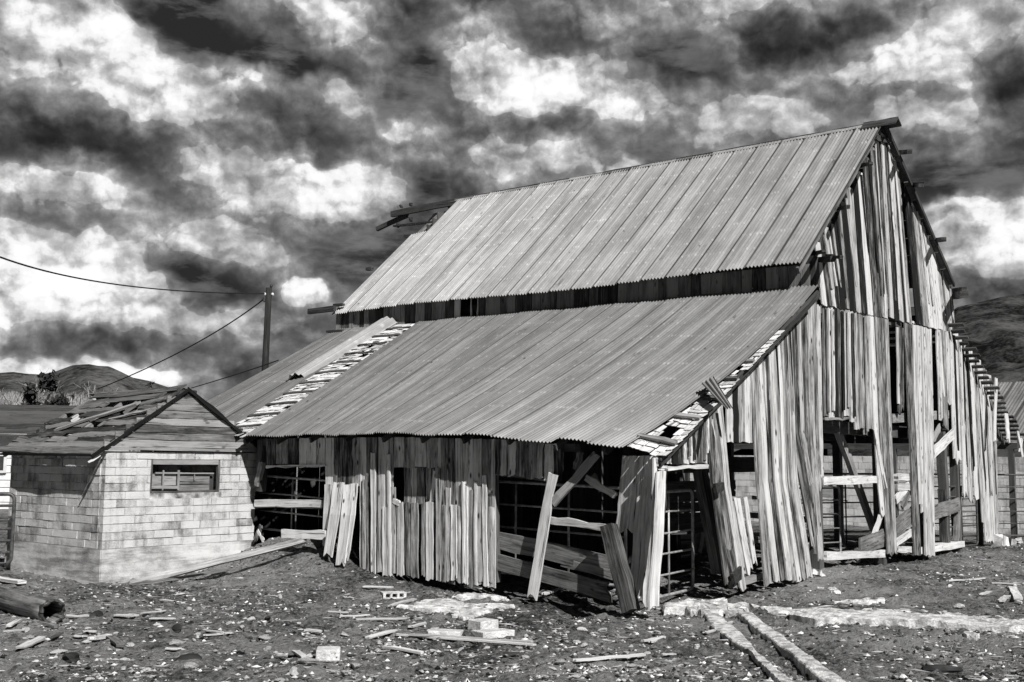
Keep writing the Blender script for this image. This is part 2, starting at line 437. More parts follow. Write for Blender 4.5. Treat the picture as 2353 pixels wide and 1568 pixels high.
def metal_roof():
    m, t, b, tc = material('corrugated_metal', .52, .45, .25)
    uv = tc.outputs['UV']; tone = t.attr('tone')
    sep = t.n.new('ShaderNodeSeparateXYZ'); t.put(sep.inputs[0], uv)
    wide = t.noise(t.mapping(uv, scale=(5, .22, 1)), 1, 4, .6)
    strk = t.noise(t.mapping(uv, scale=(15, .35, 1)), 1, 4, .65)
    blot = t.noise(t.mapping(uv, scale=(1.3, .9, 1)), 1, 5, .65)
    fine = t.noise(t.mapping(uv, scale=(30, 9, 1)), 1, 3, .65)
    x = t.m('ADD', t.m('MULTIPLY', strk, .34), t.m('ADD', t.m('MULTIPLY', blot, .20), t.m('ADD', t.m('MULTIPLY', fine, .10), t.m('MULTIPLY', wide, .36))))
    x = t.ss(x, .36, .70)
    col = t.mix(x, .17, .46)
    # nail rows: a rusty or shiny fleck on every third rib, a row every 0.61 m
    ry = t.m('ABSOLUTE', t.m('SUBTRACT', t.m('FRACT', t.m('DIVIDE', t.m('ADD', sep.outputs[1], t.m('MULTIPLY', blot, .10)), .61)), .5))
    row_ = t.ss(ry, .025, .075, 1, 0)
    pick = t.ss(t.noise(t.mapping(uv, scale=(14.7, 1.6, 1)), 1, 2, .5), .50, .60)
    col = t.m('ADD', col, t.m('MULTIPLY', t.m('MULTIPLY', row_, pick), .11))
    rust = t.ss(t.noise(t.mapping(uv, scale=(3.5, 1.1, 1)), 1, 5, .7), .60, .74)
    col = t.m('MULTIPLY', col, t.lin(rust, 0, 1, 1, .45))
    spots = t.ss(t.voro(t.mapping(uv, scale=(2.2, 1.5, 1)), 1), .025, .08)
    col = t.m('MULTIPLY', col, t.lin(tone, 0, 1, .16, 1.14, False))
    col = t.m('MAXIMUM', t.m('MULTIPLY', col, t.lin(spots, 0, 1, .4, 1)), .012)
    t.put(b.inputs['Base Color'], t.grey(col))
    bump(t, b, fine, .003, .5)
    return m
M['metal'] = metal_roof()
def plain(name, lo, hi, scale=8, rough=.8, bmp=.01, spec=.3, metal=0., lo_t=.3, hi_t=.7, detail=6, tone=0., obj='Object'):
    m, t, b, tc = material(name, rough, spec, metal)
    n = t.noise(tc.outputs[obj], scale, detail, .6)
    x = t.ss(n, lo_t, hi_t)
    col = t.mix(x, lo, hi)
    if tone: col = t.m('MULTIPLY', col, t.lin(t.attr('tone'), 0, 1, 1 - tone, 1 + tone * .5))
    t.put(b.inputs['Base Color'], t.grey(col))
    if bmp: bump(t, b, t.noise(tc.outputs[obj], scale * 5, 5, .65), bmp, 1)
    return m
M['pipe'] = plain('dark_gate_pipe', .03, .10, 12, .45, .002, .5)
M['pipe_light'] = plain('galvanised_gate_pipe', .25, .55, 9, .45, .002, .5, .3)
M['wire'] = plain('black_cable', .015, .03, 9, .7, 0)
M['iron'] = plain('rusty_iron', .015, .06, 20, .6, .004)
M['stone'] = plain('pale_stone', .55, .90, 9, .85, .02, tone=.35)
M['concrete'] = plain('old_concrete', .48, .84, 7, .9, .025)
M['conc_slab'] = plain('slab_concrete', .30, .84, 7, .9, .04, lo_t=.34, hi_t=.62, detail=9)
M['glass_white'] = plain('white_porcelain', .6, .75, 5, .3, 0, .5)
M['mortar'] = plain('mortar', .05, .66, 3.5, .95, .02)
def block_mat(name, lo, hi):
    m, t, b, tc = material(name, .92, .2)
    ob = tc.outputs['Object']; tone = t.attr('tone')
    n = t.noise(ob, 3.0, 6, .62); f = t.noise(ob, 40, 4, .6)
    st = t.noise(t.mapping(ob, scale=(7, 7, .9)), 1, 4, .6)       # rain streaks
    x = t.m('ADD', t.m('MULTIPLY', n, .5), t.m('ADD', t.m('MULTIPLY', f, .2), t.m('MULTIPLY', st, .35)))
    x = t.m('ADD', x, t.m('MULTIPLY', t.m('SUBTRACT', tone, .5), .15))
    col = t.mix(t.ss(x, .33, .60), lo, hi)
    t.put(b.inputs['Base Color'], t.grey(col))
    bump(t, b, t.m('ADD', f, t.m('MULTIPLY', n, 1.2)), .014, .8)
    return m
M['block'] = block_mat('cinder_block', .16, .62)
M['block_far'] = block_mat('cinder_block_far', .30, .72)
def found_mat():
    m, t, b, tc = material('foundation_concrete', .92, .2)
    ob = tc.outputs['Object']
    n = t.noise(ob, 2.2, 7, .65); lay = t.noise(t.mapping(ob, scale=(.5, .5, 9)), 1, 4, .6); f = t.noise(ob, 45, 4, .6)
    sep = t.n.new('ShaderNodeSeparateXYZ'); t.put(sep.inputs[0], ob)
    damp = t.ss(t.noise(t.mapping(ob, scale=(.6, .6, 4)), 1, 6, .7), .38, .52)     # old stains in the pour layers
    x = t.m('ADD', t.m('MULTIPLY', n, .55), t.m('ADD', t.m('MULTIPLY', lay, .4), t.m('MULTIPLY', f, .15)))
    col = t.mix(t.ss(x, .36, .66), .22, .68)
    col = t.m('MULTIPLY', col, t.lin(damp, 0, 1, .55, 1))
    t.put(b.inputs['Base Color'], t.grey(col)); bump(t, b, t.m('ADD', f, n), .014, .8)
    return m
M['found'] = found_mat()
def ground_mat():
    m, t, b, tc = material('dirt_yard', .95, .15)
    ob = tc.outputs['Object']
    sc = (1, 1, 1)
    big = t.noise(ob, .35, 5, .6); med = t.noise(ob, 2.2, 6, .65); f = t.noise(ob, 14, 6, .7); g = t.noise(ob, 60, 3, .7)
    x = t.m('ADD', t.m('MULTIPLY', big, .34), t.m('ADD', t.m('MULTIPLY', med, .26), t.m('ADD', t.m('MULTIPLY', f, .34), t.m('MULTIPLY', g, .14))))
    col = t.mix(t.ss(x, .42, .63), .007, .35)
    peb = t.ss(t.voro(ob, 17), .10, .19)
    sel = t.ss(t.noise(ob, 3.1, 3, .6), .50, .62)
    col = t.mix(t.m('MULTIPLY', t.m('SUBTRACT', 1, peb), sel), col, .55)
    t.put(b.inputs['Base Color'], t.grey(col))
    h = t.m('ADD', t.m('MULTIPLY', f, 1.0), t.m('ADD', t.m('MULTIPLY', med, .8), t.m('MULTIPLY', g, .35)))
    bump(t, b, h, .11, 1.0)
    return m
M['ground'] = ground_mat()
def hill_mat(name, lo, hi, sc):
    m, t, b, tc = material(name, 1, 0)
    ob = tc.outputs['Object']
    n = t.noise(ob, sc, 7, .65); f = t.noise(ob, sc * 9, 5, .65)
    col = t.mix(t.ss(t.m('ADD', t.m('MULTIPLY', n, .65), t.m('MULTIPLY', f, .35)), .38, .66), lo, hi)
    t.put(b.inputs['Base Color'], t.grey(col))
    return m
M['hill'] = hill_mat('dry_hill', .012, .13, .006)
M['mount'] = hill_mat('forested_mountain', .006, .095, .008)
M['leaf'] = plain('evergreen_leaf', .012, .05, 6, .9, 0, tone=.5)
M['twig'] = plain('pale_twig', .16, .46, 4, .9, 0, tone=.5)
M['gravel'] = plain('gravel_and_clods', .9, 1.0, 3, .95, 0)
def tone_mat():
    m, t, b, tc = material('loose_dirt_and_grit', .95, .15)
    t.put(b.inputs['Base Color'], t.grey(t.m('POWER', t.attr('tone'), 2.0)))
    return m
M['grit'] = tone_mat()
M['siding'] = plain('white_siding', .62, .78, 3, .6, 0)
M['glass'] = plain('window_glass', .04, .08, 3, .1, 0, .6)
M['roof_far'] = wood_mat('asphalt_shingle', .010, .09, 1.0, 0, 1.0)
# ------------------------------------------------------------------ ground
mound_c = B.w(8.15, .45, 0); sill_c = B.w(1.2, 6.3, 0)
def gz(x, y):
    x = np.asarray(x, float); y = np.asarray(y, float)
    mu = (x - mound_c[0]) * B.u[0] + (y - mound_c[1]) * B.u[1]; mv = (x - mound_c[0]) * B.v[0] + (y - mound_c[1]) * B.v[1]
    h = .70 * np.exp(-(mu / 1.3) ** 2 / 2 - (mv / np.where(mv < 0, .78, 2.2)) ** 2 / 2)
    h = h + .26 * np.exp(-((x - sill_c[0]) ** 2 + (y - sill_c[1]) ** 2) / (2 * 1.9 ** 2))
    h = h - .10 * np.exp(-((x - 1.0) ** 2 + (y - 17.2) ** 2) / (2 * .6 ** 2))
    r = np.hypot(x, y - 16)
    near = np.clip(1.3 - r / 45, 0, 1)
    h = h + near * (.07 * fbm(x, y, .35, 3, 3) + .045 * fbm(x, y, 1.7, 3, 9)) + near ** 2 * .045 * fbm(x, y, 5.5, 3, 21)
    return h
def G(px, py, dz=0.):
    """point of the yard seen in the survey photo at px, py"""
    z = 0.
    for _ in range(12):
        p = on_plane(px, py, (0, 0, z), UP); z = .5 * z + .5 * float(gz(p[0], p[1]))
    p = on_plane(px, py, (0, 0, z), UP)
    return p + UP * (dz + .012)
def build_ground():
    def axis(a, b, st, far, n):
        core = np.arange(a, b + 1e-6, st)
        g = np.geomspace(st, far, n).cumsum()
        g = g / g[-1] * far
        return np.concatenate(((a - g)[::-1], core, b + g))
    xs = axis(-11, 14, .065, 6000, 46); ys = axis(10.3, 33, .075, 6000, 46)
    X, Y = np.meshgrid(xs, ys)
    Z = gz(X, Y) + np.where(Y > 300, -1.0, 0) * 0
    near = (np.abs(X) < 16) & (Y > 9) & (Y < 30)
    clod = np.clip(fbm(X, Y, 6, 3, 40) - .08, 0, 1) * .10
    Z = Z + np.where(near, clod, 0)
    m = MB(); m.grid(np.dstack((X, Y, Z)), np.dstack((X, Y)), .5)
    m.build('ground', M['ground'], kind='structure')
build_ground()
def hill_range(name, prof, dist, depth, mat, seed):
    """prof: (px, py) skyline ; a real ridge at that distance, falling towards the viewer"""
    m = MB(); xs = np.array([p[0] for p in prof]); ys = np.array([p[1] for p in prof])
    n = 220; px = np.linspace(xs[0], xs[-1], n)
    rows = []
    for k in range(60):
        t = k / 59
        row = []
        for i in range(n):
            r = ray(px[i], np.interp(px[i], xs, ys)); r = r / r[1]
            top = EYE + r * dist
            D_ = dist - depth * t
            prof_h = (top[2]) * (1 - t) ** 1.25
            row.append((r[0] * D_, D_, prof_h))
        rows.append(row)
    Pt = np.array(rows)
    nz = fbm(Pt[..., 0], Pt[..., 1], 1 / 260., 6, seed, .55)
    rid = 1 - np.abs(fbm(Pt[..., 0] + Pt[..., 1] * .2, Pt[..., 1] * .35, 1 / 330., 4, seed + 5)) * 2
    k = np.linspace(0, 1, 60)[:, None]
    amp = np.clip(k * 3, 0.0, 1) * np.clip((1 - k) * 3, 0, 1)
    Pt[..., 2] += amp * ((nz - .8) * dist * .012 + (rid - 1) * dist * .020)
    back = Pt[0:1].copy(); back[..., 1] += depth; back[..., 2] = -5
    Pt = np.concatenate((back, Pt))
    m.grid(Pt, np.dstack((Pt[..., 0], Pt[..., 1])), .5)
    return m.build(name, mat, kind='structure')
hill_range('hills', [(-260, 900), (-120, 872), (0, 857), (30, 855), (60, 859), (95, 861), (130, 853), (165, 840), (185, 838), (205, 837), (225, 841), (250, 842), (275, 853), (305, 868), (345, 876), (395, 893), (450, 912), (540, 940), (680, 985), (800, 1030)], 3200, 1500, M['hill'], 3)
hill_range('mountain', [(1900, 960), (2000, 850), (2100, 770), (2160, 735), (2200, 706), (2225, 700), (2262, 692), (2300, 683), (2353, 676), (2420, 655), (2520, 615), (2640, 600), (2800, 560)], 3600, 2300, M['mount'], 12)

# ------------------------------------------------------------------ barn
barn = empty('barn', B.w(0, 0, 0), 'big weathered plank barn with corrugated metal roofs, missing boards and a sagging corner', 'barn')
barn['_org'] = tuple(B.O)
def part(m, name, mat, parent=None, **k): return m.build(name, M[mat], parent or barn, **k)
NU = -B.u            # out of the gable wall
NV = -B.v            # out of the side wall

# ---- roofs
R1 = B.pu(2030, 283, -.12); R0 = B.pu(1020, 466, 12.95)
E1 = B.pu(1845, 607, -.12); E0 = B.pu(765, 722, 12.95)
def roofU(t, s_):          # t along the ridge from the near gable, s down the slope
    a, b = lerp(R1, R0, t), lerp(E1, E0, t)
    p = lerp(a, b, s_)
    p[2] += .05 * sin(t * 9 + 1) * s_ * .6 - .10 * s_ * (1 - s_) * (1 + .6 * sin(t * 5))
    return p
T1 = B.pu(1880, 657, -.30); T0 = B.pu(775, 757, 12.95)
eave_px = [(1425, 1030), (1360, 1025), (1300, 1018), (1220, 1010), (1140, 1004), (1020, 1000), (900, 999), (760, 1001), (590, 1004)]
OV = -.375
eave = [B.loc(B.pv(x, y, OV)) for x, y in eave_px]
eu = [e[0] for e in eave] + [12.95]; ez = [e[2] for e in eave] + [2.50]
def eave_z(u): return interp(u, [0.0] + eu, [2.26] + ez)
UB0 = eu[0]
def roofL(t, s_, racked=True):
    if racked:
        sm = lambda a, b, x: (lambda q: q * q * (3 - 2 * q))(min(1, max(0, (x - a) / (b - a))))
        t = t - .088 * s_ * sm(.25, .74, t) * (1 - sm(.86, 1.0, t))
    top = lerp(T1, T0, t)
    ub = UB0 + (12.95 - UB0) * t if racked else -.05 + 13.0 * t
    if racked: ub -= UB0 * (1 - t) ** 2 * 0
    bot = B.w(ub, OV, eave_z(ub))
    p = lerp(top, bot, s_)
    if racked: p = p - B.u * (1 - t) ** 3 * 1.1 * s_ * (1 - s_) ** .8
    p[2] += -.035 * sin(pi * s_) * (1 + .5 * sin(t * 8)) + .012 * sin(t * 40 + s_ * 5)
    return p
def corrugated(m, fn, t0, t1, length, ncorr, amp, rows, tone, s0=0., s1=1., lift=0., dirty=.5, sub=6, skew_top=None, phase=0.):
    """one corrugated sheet: fn(t, s) is the roof surface"""
    nc = ncorr * sub + 1
    P_, uv, tn = [], [], []
    ou, ov = .068 * int(RNG.random() * 400), .0
    tilt = RNG.normal(0, .004)
    for i in range(rows + 1):
        f = i / rows
        r_, q_, g_ = [], [], []
        for j in range(nc):
            k = j / (nc - 1); t = lerp(t0, t1, k); s_ = lerp(s0, s1, f)
            if skew_top is not None and i == 0: s_ = lerp(skew_top[0], skew_top[1], k)
            elif skew_top is not None: s_ = lerp(lerp(skew_top[0], skew_top[1], k), s1, f)
            p = fn(t, s_)
            e = 1e-3
            n = nrm(np.cross(fn(t + e, s_) - fn(t, s_), fn(t, s_ + e) - fn(t, s_)))
            if n[2] < 0: n = -n
            h = amp * sin(2 * pi * (k * ncorr + phase)) + lift * k + tilt * (k - .5)
            r_.append(p + n * (h + .012)); q_.append((k * ncorr * .068 + ou, f * length * (s1 - s0) + ov))
            ed = min(1, 1.5 * max(0, 1 - min(k, 1.0 - k * .985) * ncorr * 1.05))
            g_.append(tone - dirty * ed * (1 if k > .5 else .75))
        P_.append(r_); uv.append(q_); tn.append(g_)
    m.grid(np.array(P_), np.array(uv), np.array(tn))
def roof_run(name, fn, nsheet, length, skip=(), **k):
    m = MB()
    for i in range(nsheet):
        if i in skip: continue
        tone = .62 + RNG.normal(0, .06)
        tone -= .5 * 0
        corrugated(m, fn, i / nsheet - .0005, (i + 1) / nsheet + .0012, length, 9, .0095, 9, tone, s0=RNG.normal(0, .003), s1=1 + RNG.normal(0, .004), lift=.016, **k)
    return part(m, name, 'metal')
NSU = 22
slopeU = float(np.linalg.norm(E1 - R1))
m = MB()
for i in range(NSU):
    tone = .74 + .30 * (i / NSU) ** 2 + RNG.normal(0, .05)
    st = None
    s0 = RNG.normal(0.004, .003)
    kw = {}
    if i == NSU - 1: kw = dict(skew_top=(.30, .32))
    corrugated(m, roofU, i / NSU - .0005, (i + 1) / NSU + .0012, slopeU, 8, .023, 10, tone, s0=s0, s1=1 + RNG.normal(0, .002), lift=.018, dirty=1.0, sub=8, **kw)
part(m, 'upper_roof', 'metal')
# far slope of the upper roof: board deck
RR1 = B.pu(2188, 655, -.12); uR, vR, zR = B.loc(RR1)
m = MB()
for i in range(9):
    a, b = i / 9, (i + 1) / 9 - .004
    for (t0, t1) in ((0, .5), (.502, 1)):
        p = lambda t, s_: lerp(lerp(R1, R0, t) + UP * .02, lerp(RR1, B.w(12.95, vR, zR - .1), t), s_)
        c0, c1 = p(t0, (a + b) / 2), p(t1, (a + b) / 2)
        m.board(c0, c1, p(.5, b) - p(.5, a), np.linalg.norm(p(.5, b) - p(.5, a)), V(B.v[0] * .5, B.v[1] * .5, .8), .03, seg=3)
part(m, 'far_roof_deck', 'wood_dark')
# ridge cap
m = MB()
def ridge(t, d): return lerp(R1, R0, t) + d
for i in range(12):
    t0, t1 = -.012 + i * .0825, -.012 + (i + 1) * .0825 + .004
    sdir = nrm(E1 - R1)
    m.board(ridge(t0, sdir * .07 + UP * .035), ridge(min(t1, .985), sdir * .07 + UP * .035), sdir, .13, np.cross(sdir, B.u) * -1, .008, seg=3, wob=.006)
    m.board(ridge(t0, B.v * .07 - UP * .01 + UP * .035), ridge(min(t1, .985), B.v * .07 - UP * .01 + UP * .035), nrm(RR1 - R1), .13, V(0, 0, 1), .008, seg=3, wob=.004)
part(m, 'ridge_cap', 'wood_mid')
# ridge end boards at the near gable
m = MB()
P_ = B.pu(2064, 293, -.45); Q_ = B.pu(2012, 300, .35)
sd = nrm(E1 - R1); sr_ = nrm(RR1 - R1)
apx = lerp(R1, R0, 0) + UP * .06
for d_ in (sd, sr_):
    m.board(apx - B.u * .33 + d_ * .12, apx + B.u * .45 + d_ * .12, d_, .26, V(0, 0, 1), .035, .3)
part(m, 'ridge_end_board', 'wood_dark')

# lean-to roof; the sheet at the missing strip leaves shingles bare
ga = B.loc(B.pv(980, 753, 5.7))[0]; gb = B.loc(B.pv(905, 756, 5.7))[0]
NSL = 21
tG0, tG1 = ga / 12.9, gb / 12.9
print('gap t', tG0, tG1, 'eave', [(B.loc(B.pv(x, 1000, -.3))[0] - UB0) / (12.95 - UB0) for x in (590, 545)])
tG0 = .775; tG1 = .845
slopeL = float(np.linalg.norm(T1 - B.w(0, -.3, 2.3)))
m = MB()
nA = 16
for i in range(nA):
    corrugated(m, roofL, tG0 * i / nA - .0005, tG0 * (i + 1) / nA + .001, slopeL, 9, .0165, 10, .52 + RNG.normal(0, .03), s0=RNG.normal(0, .003), s1=1 + RNG.normal(0, .004), lift=.012 if i > 3 else .004, dirty=.50 if i > 3 else .15, sub=8)
nB = 3
for i in range(nB):
    a = lerp(tG1, 1, i / nB); b = lerp(tG1, 1, (i + 1) / nB)
    corrugated(m, roofL, a - .0005, b + .001, slopeL, 9, .008, 10, .55 + RNG.normal(0, .05), lift=.014, dirty=.45, s1=.985)
part(m, 'lean_to_roof', 'metal')

def shingles(m, fn, t0, t1, s0, s1, L, width_m, expo=.17, miss=.12, tfun=None, off=.0):
    n = int((s1 - s0) * L / expo)
    for i in range(n):
        sa = s0 + (s1 - s0) * i / n
        ta, tb = (t0, t1) if tfun is None else tfun(sa)
        t = ta
        while t < tb - 1e-4:
            w = RNG.uniform(.09, .22)
            dt = w / width_m
            te = min(t + dt, tb)
            if RNG.random() > miss:
                ln = (expo * RNG.uniform(1.05, 1.7)) / L
                tc_ = (t + te) / 2
                A = fn(tc_, max(sa, 0)); Bp = fn(tc_, min(sa + ln, 1.03))
                n_ = nrm(np.cross(fn(te, sa) - fn(t, sa), Bp - A)); n_ = n_ if n_[2] > 0 else -n_
                ww = np.linalg.norm(fn(te, sa) - fn(t, sa)) * .94
                A = A + n_ * (off + .004); Bp = Bp + n_ * (off + .020 + RNG.uniform(0, .018))
                m.board(A, Bp, fn(te, sa) - fn(t, sa), ww, n_, .010, RNG.random() * .6 + .42, 1, .002, (.0, .02))
            t = te + .006 / width_m
def battens(m, fn, t0, t1, ss_, wid=.13, th=.028, off=-.02, tfun=None, tone=None):
    for s_ in ss_:
        ta, tb = (t0, t1) if tfun is None else tfun(s_)
        ta += RNG.normal(0, .0008); tb += RNG.normal(0, .0008)
        A, Bp = fn(ta, s_), fn(tb, s_)
        dn = fn((ta + tb) / 2, s_ + .01) - fn((ta + tb) / 2, s_)
        n_ = nrm(np.cross(Bp - A, dn)); n_ = n_ if n_[2] > 0 else -n_
        m.board(A + n_ * off, Bp + n_ * off, dn, wid, n_, th, tone, 3, .006)
# bare strip
m = MB(); shingles(m, roofL, tG0 - .004, tG1 + .006, .02, 1., slopeL, 12.9, .185, .07, None, .004)
part(m, 'shingle_strip', 'shingle')
for sb in [.07, .145, .225, .31, .395, .48, .57, .66, .75, .84, .93]:
    m = MB(); battens(m, roofL, tG0 - .002, tG1 + .004, [sb], .09, .03, .045); part(m, 'roof_batten', 'wood_dark')
# bare corner by the near gable rake
def roofL_flat(t, s_): return roofL(t, s_, False)
def corner_t(s_): return (-.010, .004 + (UB0 * s_ - .55 * s_ * (1 - s_) ** .8) / 13)
m = MB(); shingles(m, roofL_flat, 0, 0, .30, .985, slopeL, 12.9, .16, .08, corner_t, -.03)
part(m, 'shingle_strip', 'shingle')
for sb in [.50, .60, .705, .81, .935]:
    m = MB(); battens(m, roofL_flat, 0, 0, [sb], .085, .035, .025, corner_t); part(m, 'roof_batten', 'wood_mid')
# rafters of the lean-to
for k in range(15):
    t = .0 + k * .071
    m = MB(); m.beam(roofL_flat(t, 0) - UP * .15, roofL_flat(t, .985) - UP * .13, .05, .11, tone=RNG.random() * .4)
    part(m, 'rafter', 'wood_dark')
# rake board under the near edge
m = MB(); m.board(roofL_flat(-.003, .02) - UP * .06, roofL_flat(-.003, .99) - UP * .06, UP, .05, NU, .03, .4, 8); part(m, 'rake_board', 'wood_dark')

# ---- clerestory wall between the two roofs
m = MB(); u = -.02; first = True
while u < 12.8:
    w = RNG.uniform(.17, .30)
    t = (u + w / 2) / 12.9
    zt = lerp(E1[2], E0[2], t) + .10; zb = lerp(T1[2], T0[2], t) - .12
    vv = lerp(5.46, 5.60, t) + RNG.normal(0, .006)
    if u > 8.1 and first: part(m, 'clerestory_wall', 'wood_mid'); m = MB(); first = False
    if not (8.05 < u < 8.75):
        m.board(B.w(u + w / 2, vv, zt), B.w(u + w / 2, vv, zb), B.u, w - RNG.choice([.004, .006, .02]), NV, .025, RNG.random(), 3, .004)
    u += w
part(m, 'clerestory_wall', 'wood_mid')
for ux, wx in ((8.76, .19), (8.34, .035), (8.14, .035)):
    m = MB(); m.board(B.w(ux, 5.56, 5.98), B.w(ux + .01, 5.56, 5.42), B.u, wx, NV, .02, .9, 3); part(m, 'clerestory_board', 'wood_pale', label='pale board in the gap under the upper eave')

# ---- upper gable wall
S3 = lambda x, y: (1781 + .403 * x, 229.8 + .403 * y)
split = [S3(*p) for p in ((262, 1168), (440, 1200), (560, 1228), (640, 1240), (700, 1255), (840, 1285), (1020, 1322))]
def split_y(x): return interp(x, [p[0] for p in split], [p[1] for p in split])
rake = [S3(*p) for p in ((205, 1010), (220, 830), (275, 745), (340, 640), (410, 520), (500, 360), (580, 215), (640, 165), (690, 290), (765, 475), (880, 770), (985, 1035), (1010, 1120))]
def rake_y(x): return interp(x, [p[0] for p in rake], [p[1] for p in rake])
def gboard(m, xt, yt, xb, yb, wpx, du=0., tone=None, xm=None, ym=None, dub=None, th=.025, w2=None, rag=(.01, .03), seg=6, u=0.):
    """board of the gable wall from (xt,yt) to (xb,yb) in survey px; wpx width in px; du stands proud"""
    dub = du if dub is None else dub
    A = B.pu(xt, yt, u - du); Bp = B.pu(xb, yb, u - dub)
    mid = B.pu(xm, ym, u - (du + dub) / 2 - .02) if xm is not None else None
    w = np.linalg.norm(B.pu(xt + wpx / 2, yt, u - du) - B.pu(xt - wpx / 2, yt, u - du))
    ww2 = None if w2 is None else np.linalg.norm(B.pu(xb + w2 / 2, yb, u - dub) - B.pu(xb - w2 / 2, yb, u - dub))
    m.board(A, Bp, B.v, w, NU + B.v * RNG.normal(0, .07), th, tone, seg, .005, rag, mid, ww2, RNG.normal(0, .010))
m = MB()
# bottom edges (zoom x) between neighbouring boards; gaps left out
runs = [(262, 555), (568, 640), (652, 775), (808, 842), (848, 1026)]
lean = lambda zx: interp(zx, [262, 400, 505, 560, 650, 775, 805, 1020], [.11, .09, .075, .075, .047, .085, .095, .10])
for a, b in runs:
    x = a
    while x < b - 5:
        w = min(RNG.uniform(17, 36), b - x)
        if b - x - w < 9: w = b - x
        xc = x + w / 2
        xb, yb = S3(xc, 0)[0], None
        yb = split_y(xb) + RNG.normal(0, 1.2) + 3
        l = lean(xc)
        # climb until the rake
        yt = yb
        xt = xb
        for _ in range(400):
            yt -= 2; xt -= 2 * l
            if yt < rake_y(xt) + 1 or yt < 300: break
        wpx = w * .403
        if yb - yt > 10:
            gboard(m, xt, yt + 2, xb, yb, wpx * .965, RNG.uniform(0, .02), RNG.random(), w2=wpx * .985, dub=RNG.uniform(.01, .05), seg=8)
            if RNG.random() < .40:   # batten over the joint
                gboard(m, xt + wpx / 2, yt + 10, xb + wpx / 2, yb - RNG.uniform(0, 60), 4, .035, RNG.random(), seg=6)
        x += w + RNG.choice([0, .4, 1.0, 2.6])
part(m, 'upper_gable_wall', 'wood')
# ---- lower gable wall: every board by its own survey (top x, bottom x, bottom y, width)
def low_top(x):
    if x < 1880: return interp(x, [1528, 1530, 1685, 1790, 1880], [1052, 1052, 880, 762, 666])
    if x < 2194: return split_y(x) + 1
    return interp(x, [2194, 2204, 2273, 2290], [762, 768, 862, 905])
m = MB()
def row(x0, x1, dx, yb, wj=1., du=.012, tones=None, gap=.6, jit=4, u=0.):
    """boards between x0 and x1 at the top, bottoms shifted by dx, down to yb (number or function)"""
    x = x0
    while x < x1 - 2:
        w = min(RNG.uniform(7.5, 14.5) * wj, x1 - x)
        if x1 - x - w < 4: w = x1 - x
        xc = x + w / 2
        y = yb(xc) if callable(yb) else yb
        gboard(m, xc, low_top(xc), xc + dx, y + RNG.normal(0, jit), w * .96, RNG.uniform(0, du), RNG.random(), u=u)
        if RNG.random() < .35: gboard(m, xc + w / 2, low_top(xc) + 6, xc + w / 2 + dx, y - RNG.uniform(2, 25), RNG.uniform(3, 4.5), .04, RNG.random())
        x += w + (RNG.uniform(.3, 1.3) if RNG.random() < .5 else 0)
# short boards over the side passage
row(1533, 1624, 1, 1069, 1.15, jit=2)
# splayed boards: top x, mid x (y 1110), bottom x, bottom y, width, kick-out
for xt, xm, xb, yb, w, ko, tn in [
        (1628, 1640, 1673, 1345, 16, .10, .35), (1641, 1655, 1690, 1362, 12, .12, .45), (1652, 1668, 1708, 1361, 12, .12, .75),
        (1734, 1745, 1766, 1350, 15, .16, .55), (1747, 1757, 1787, 1345, 11, .16, .85), (1757, 1770, 1800, 1340, 12, .14, .3), (1768, 1781, 1812, 1342, 11, .15, .8),
        (1779, 1792, 1826, 1339, 10, .14, .55), (1790, 1803, 1838, 1338, 10, .13, .9), (1800, 1813, 1848, 1334, 9, .12, .5), (1810, 1822, 1860, 1332, 12, .10, .75)]:
    gboard(m, xt, low_top(xt) + 2, xb, yb, w, .015, tn, xm, 1112, ko, rag=(.01, .08), w2=w * 1.05, seg=8)
    gboard(m, xt + w * .5, low_top(xt) + 20, lerp(xt, xm, .8) + w * .55, 1040 + RNG.normal(0, 20), 3.6, .045, RNG.random())
# boards above the little window
for xt, xb, w in ((1674, 1677, 14), (1688, 1690, 12), (1701, 1703, 14), (1715, 1718, 13), (1726, 1727, 8)):
    gboard(m, xt, low_top(xt) + 2, xb, 1019 + RNG.normal(0, 1), w, .01)
# short boards below it
for xt, yt, xb, yb, w, tn in ((1691, 1143, 1724, 1325, 14, .9), (1711, 1142, 1736, 1305, 9, .85), (1680, 1150, 1712, 1330, 9, .6)):
    gboard(m, xt, yt, xb, yb, w, .03, tn, dub=.1, rag=(.02, .16))
# boards left of the big doorway
for xt, xm, xb, yb, w, tn in ((1822, 1829, 1872, 1235, 10, .35), (1833, 1840, 1862, 1118, 10, .6), (1845, 1852, 1876, 1280, 12, .4), (1857, 1864, 1884, 1295, 12, .6), (1869, 1875, 1886, 1130, 11, .5), (1880, 1884, 1888, 1102, 8, .8), (1812, 1818, 1868, 1262, 8, .5)):
    gboard(m, xt, low_top(xt) + 2, xb, yb, w, .02, tn, xm, 1000, .06, rag=(.01, .10))
# over the doorway
row(1889, 1948, 3, 960, .9, jit=2)
row(1949, 1998, 5, lambda x: 985 + 20 * sin(x * .9), .8, jit=9)
